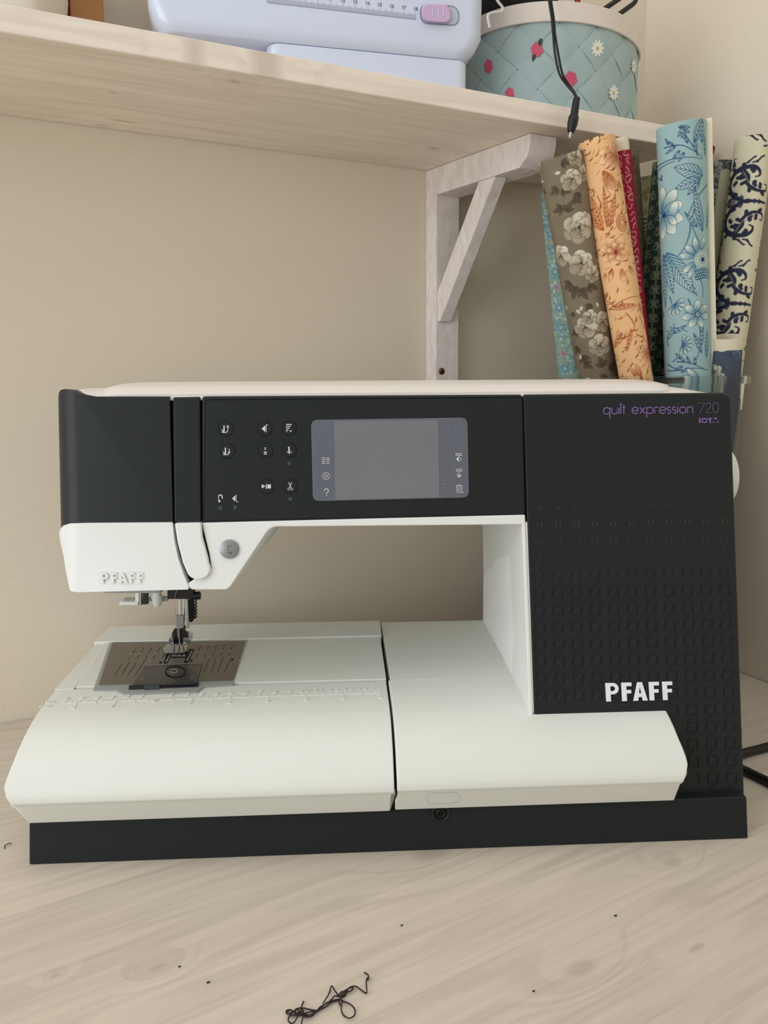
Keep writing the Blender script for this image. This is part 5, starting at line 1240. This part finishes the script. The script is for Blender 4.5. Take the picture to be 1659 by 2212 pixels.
for k in range(8): x, y = ((1494, 612), (1498, 618), (1500, 628), (1502, 632), (1458, 692), (1452, 698), (1446, 705), (1462, 345))[k]; cv.dot(*r.loc(x, y), 1.6, nv_)
rt_ = r.build('fabric_roll', 'light blue roll with navy flowers and cream edge, tallest in the clear bin', frill=.0008, endcol=(190, 205, 200))
# its cream card edge on the right
ed = []
for i in range(0, len(r.axis) - 12, 24): 
    c = r.axis[i] + r.rt3[i] * r.rad * .985 + r.fr[i] * r.rad * .08; ed.append(c)
wN = hy(1522, 812, .2498) - hy(1511, 812, .2498); wE = float(np.linalg.norm(wN))
V = []; Fc = []
for i, c in enumerate(ed):
    e = .0002 if i else 0; f_ = r.fr[0]; x_ = r.rt3[0]
    for dx, dy in ((-.0004, .0), (wE, .0), (wE, -.012), (-.0004, -.012)): V.append(c + x_ * dx + f_ * (dy + .001) + (np.array([0, 0, .002]) if i == 0 else 0))
for i in range(len(ed) - 1):
    for k in range(4): Fc.append((i * 4 + k, i * 4 + (k + 1) % 4, (i + 1) * 4 + (k + 1) % 4, (i + 1) * 4 + k))
Fc += [(0, 1, 2, 3), tuple((len(ed) - 1) * 4 + k for k in (3, 2, 1, 0))]
tag(mesh('card_edge', V, Fc, M['tubec'], rt_, .0006), 'cream card edge')

# --- grey rose roll with pale selvage behind right
r = Roll((1558, 352), (1500, 812), 28, .2911, .3053, (74, 78, 82), 11, (.3093, .3384), mottle=.1)
cv = r.cv; pal = ((66, 68, 70), (112, 112, 106), (168, 166, 150), (40, 42, 48))
for (x, y, R_) in ((1545, 366, 17), (1575, 362, 12), (1548, 392, 14), (1540, 425, 16), (1552, 450, 12), (1545, 540, 14), (1540, 590, 12), (1575, 400, 12)): u, v = r.loc(x, y); cv.rose(u, v, R_, pal, x)
sel = [r.loc(x, y) for x, y in ((1566, 384), (1556, 450), (1546, 520), (1536, 590))]
cv.stroke(sel, 24, 20, (178, 176, 148))
r.build('fabric_roll', 'grey rose print fabric roll with pale selvage between blue and cream navy rolls', dens=.9, endcol=(90, 92, 94))

# --- cream roll with navy scrolls
r = Roll((1630, 304), (1562, 812), 37, .2656, .2684, (214, 209, 180), 12, (.2518, .3402), mottle=.03, rtop=38)
cv = r.cv; ny = (44, 46, 68)
def CS(cx, cy, pts, w0, w1): cv.stroke([(cx + a, cy + b) for a, b in pts], w0 * 1.25 + 1, w1 * 1.25 + .5, ny)
def acan(cx, cy, m_):
    # m_ = +1 lower half, -1 upper half
    Z = lambda pts: [(a, b * m_) for a, b in pts]
    CS(cx, cy, Z([(0, -2), (-22, 8), (-38, 24), (-42, 44), (-32, 62), (-16, 70)]), 4, 9)
    CS(cx, cy, Z([(-16, 70), (4, 72), (16, 64), (18, 54), (10, 50)]), 7, 1.5)
    CS(cx, cy, Z([(-16, 66), (-4, 52), (-2, 36), (12, 24), (30, 22)]), 7, 4)
    CS(cx, cy, Z([(30, 22), (40, 26), (40, 36), (33, 37)]), 4, 1.2)
    for (a, b, an, L) in ((-36, 22, 2.6, 14), (-42, 36, 3.0, 14), (-40, 52, 2.4, 14), (-30, 64, 1.9, 14), (-30, 20, -.9, 12), (-34, 36, .2, 13), (-28, 52, -.4, 13), (-10, 70, 1.8, 12), (0, 70, -1.2, 12), (4, 58, 1.0, 12), (-6, 50, 2.8, 14), (-4, 40, 3.0, 14), (4, 30, -2.2, 12), (12, 26, 1.4, 16), (20, 24, 1.0, 16), (26, 22, -1.2, 12), (-14, 58, -2.4, 12), (8, 30, .9, 14), (-18, 10, -1.4, 9), (-10, 4, 1.5, 8)):
        cv.leafstroke(cx + a, cy + b * m_, an * m_, L * 1.05, .6 * m_, 8, ny)
    CS(cx, cy, Z([(-40, 40), (-34, 26), (-18, 10)]), .9, .9)
    cv.stroke([(cx + a, cy + b * m_) for a, b in [(-36, 48), (-30, 30), (-10, 8)]], 1.1, .8, (214, 209, 180))
    cv.stroke([(cx + a, cy + b * m_) for a, b in [(-14, 64), (2, 36), (24, 25)]], 1.0, .8, (214, 209, 180))
    for (a, b) in ((-8, 84), (2, 92), (10, 86), (18, 94)): CS(cx, cy, Z([(a - 8, 80), (a - 2, b - 4), (a + 4, b)]), 1.6, 2.6)
for (x, y) in ((1612, 440), (1583, 656), (1640, 224)):
    cx, cy = r.loc(x, y); acan(cx, cy, 1); acan(cx, cy, -1)
    CS(cx, cy, [(-4, 0), (18, 0), (44, 0)], 5, 3)
    for a in (8, 18, 28): cv.leafstroke(cx + a, cy, -2.4, 7, 0, 3.5, ny); cv.leafstroke(cx + a, cy, 2.4, 7, 0, 3.5, ny)
    cv.petal(cx - 16, cy, pi, 24, 22, ny, ny, None, 2, 0)
    for k in range(5): cv.stroke([(cx - 18, cy + (k - 2) * 1), (cx - 36, cy + (k - 2) * 4)], .9, .9, (214, 209, 180), n=3)
    for (a, b) in ((-38, -6), (-38, 6), (-46, 0)): cv.dot(cx + a, cy + b, 4.2, ny)
for (x, y) in ((1648, 535), (1636, 575), (1612, 745), (1606, 770), (1655, 320), (1591, 352), (1562, 512), (1550, 560)):
    u, v = r.loc(x, y)
    for k in range(9): a = cv.rg.rand() * 6.3; cv.leafstroke(u + 5 * cos(a * 2), v + 8 * sin(a), a, 10, .9, 2.6, ny)
for (x, y) in ((1592, 352), (1565, 514)): u, v = r.loc(x, y); cv.petal(u, v - 4, pi / 2, 12, 10, ny, ny, None, 1, 0); cv.stroke([(u, v + 6), (u + 2, v + 16)], 1.4, .8, ny)
r.build('fabric_roll', 'cream roll with navy damask scrolls, rightmost against the wall', endcol=(222, 216, 190))

# --- short navy roll with cream hollow core in front
r = Roll((1567, 757), (1564, 812), 33, .2412, .2427, (76, 84, 96), 13, (.2852, .2533), mottle=.12)
cv = r.cv
for (x, y, R_) in ((1545, 800, 16), (1590, 768, 12), (1560, 815, 10)): u, v = r.loc(x, y); cv.rose(u, v, R_, ((60, 70, 86), (130, 130, 120), (206, 200, 176), (34, 40, 56)) if x < 1570 else ((60, 76, 98), (80, 100, 124), (120, 140, 160), (40, 50, 70)), x)
for k in range(16): cv.leafstroke(cv.rg.rand() * cv.w, cv.rg.rand() * cv.h, cv.rg.rand() * 6, 13, .8, 1.6, (40, 52, 74))
rt_ = r.build('fabric_roll', 'short navy rose fabric roll on a wide cream tube in front of the cream roll', endcol=(80, 96, 118))
q = r.axis[0]; up = -r.tc[0]; up = up + r.fr[0] * .20; up /= np.linalg.norm(up); hh = .0125; rr_ = r.rad * .97
tag(lathe('card_tube', [(rr_, -.012), (rr_, hh), (rr_ * .955, hh), (rr_ * .955, -.012)], q, up, M['tubec'], rt_, 48), 'cream card tube')

# --- clear bin
def rr_rect(x0, x1, y0, y1, r_, n=6):
    pl = []
    for cx, cy, a in ((x1 - r_, y0 + r_, -90), (x1 - r_, y1 - r_, 0), (x0 + r_, y1 - r_, 90), (x0 + r_, y0 + r_, 180)):
        for k in range(n + 1): t = radians(a + 90 * k / n); pl.append((cx + r_ * cos(t), cy + r_ * sin(t)))
    return pl
levels = [(.0, .012, 1), (.001, .009, 1), (.2925, .0012, 1), (.2930, -.0022, 1), (.2995, -.0022, 1), (.3000, -.0016, 1), (.3000, .0012, -1), (.0035, .0115, -1)]
V = []; Fc = []; n_r = 0
for z, ins, _ in levels:
    pl = rr_rect(.160 + ins, .3345 - ins, .2265 + ins, .3685 - ins, .012 if _ == 1 else .0105); n_r = len(pl); V += [(x, y, z) for x, y in pl]
for j in range(len(levels) - 1):
    for k in range(n_r): Fc.append((j * n_r + k, j * n_r + (k + 1) % n_r, (j + 1) * n_r + (k + 1) % n_r, (j + 1) * n_r + k))
Fc.append(tuple(range(n_r))[::-1]); Fc.append(tuple(range((len(levels) - 1) * n_r, len(levels) * n_r)))
bn = mesh('clear_bin', V, Fc, M['clear'], None, angle=40); tag(bn, 'clear plastic bin holding the fabric rolls behind the sewing machine', 'bin')

# specks of lint on the table
for i, (x, y, r_) in enumerate(((1330, 1978, .0006), (868, 1999, .0005), (388, 2088, .0005), (450, 2122, .0006), (1153, 2141, .0005))):
    c = hz(x, y, .0004)
    lb = ['dark lint speck on the right half of the table below the logo', 'tiny lint speck on the table below the socket', 'tiny lint speck just right of the large table knot', 'round lint speck left of the thread tangle', 'small lint speck near the lower right knot'][i]
    tag(tube('lint_speck', [c - np.array([r_ * 1.4, 0, 0]), c, c + np.array([r_ * 1.2, r_ * .6, .0002])], [r_ * .5, r_ * .8, r_ * .4], M['thread'], None, 6), lb, 'lint')
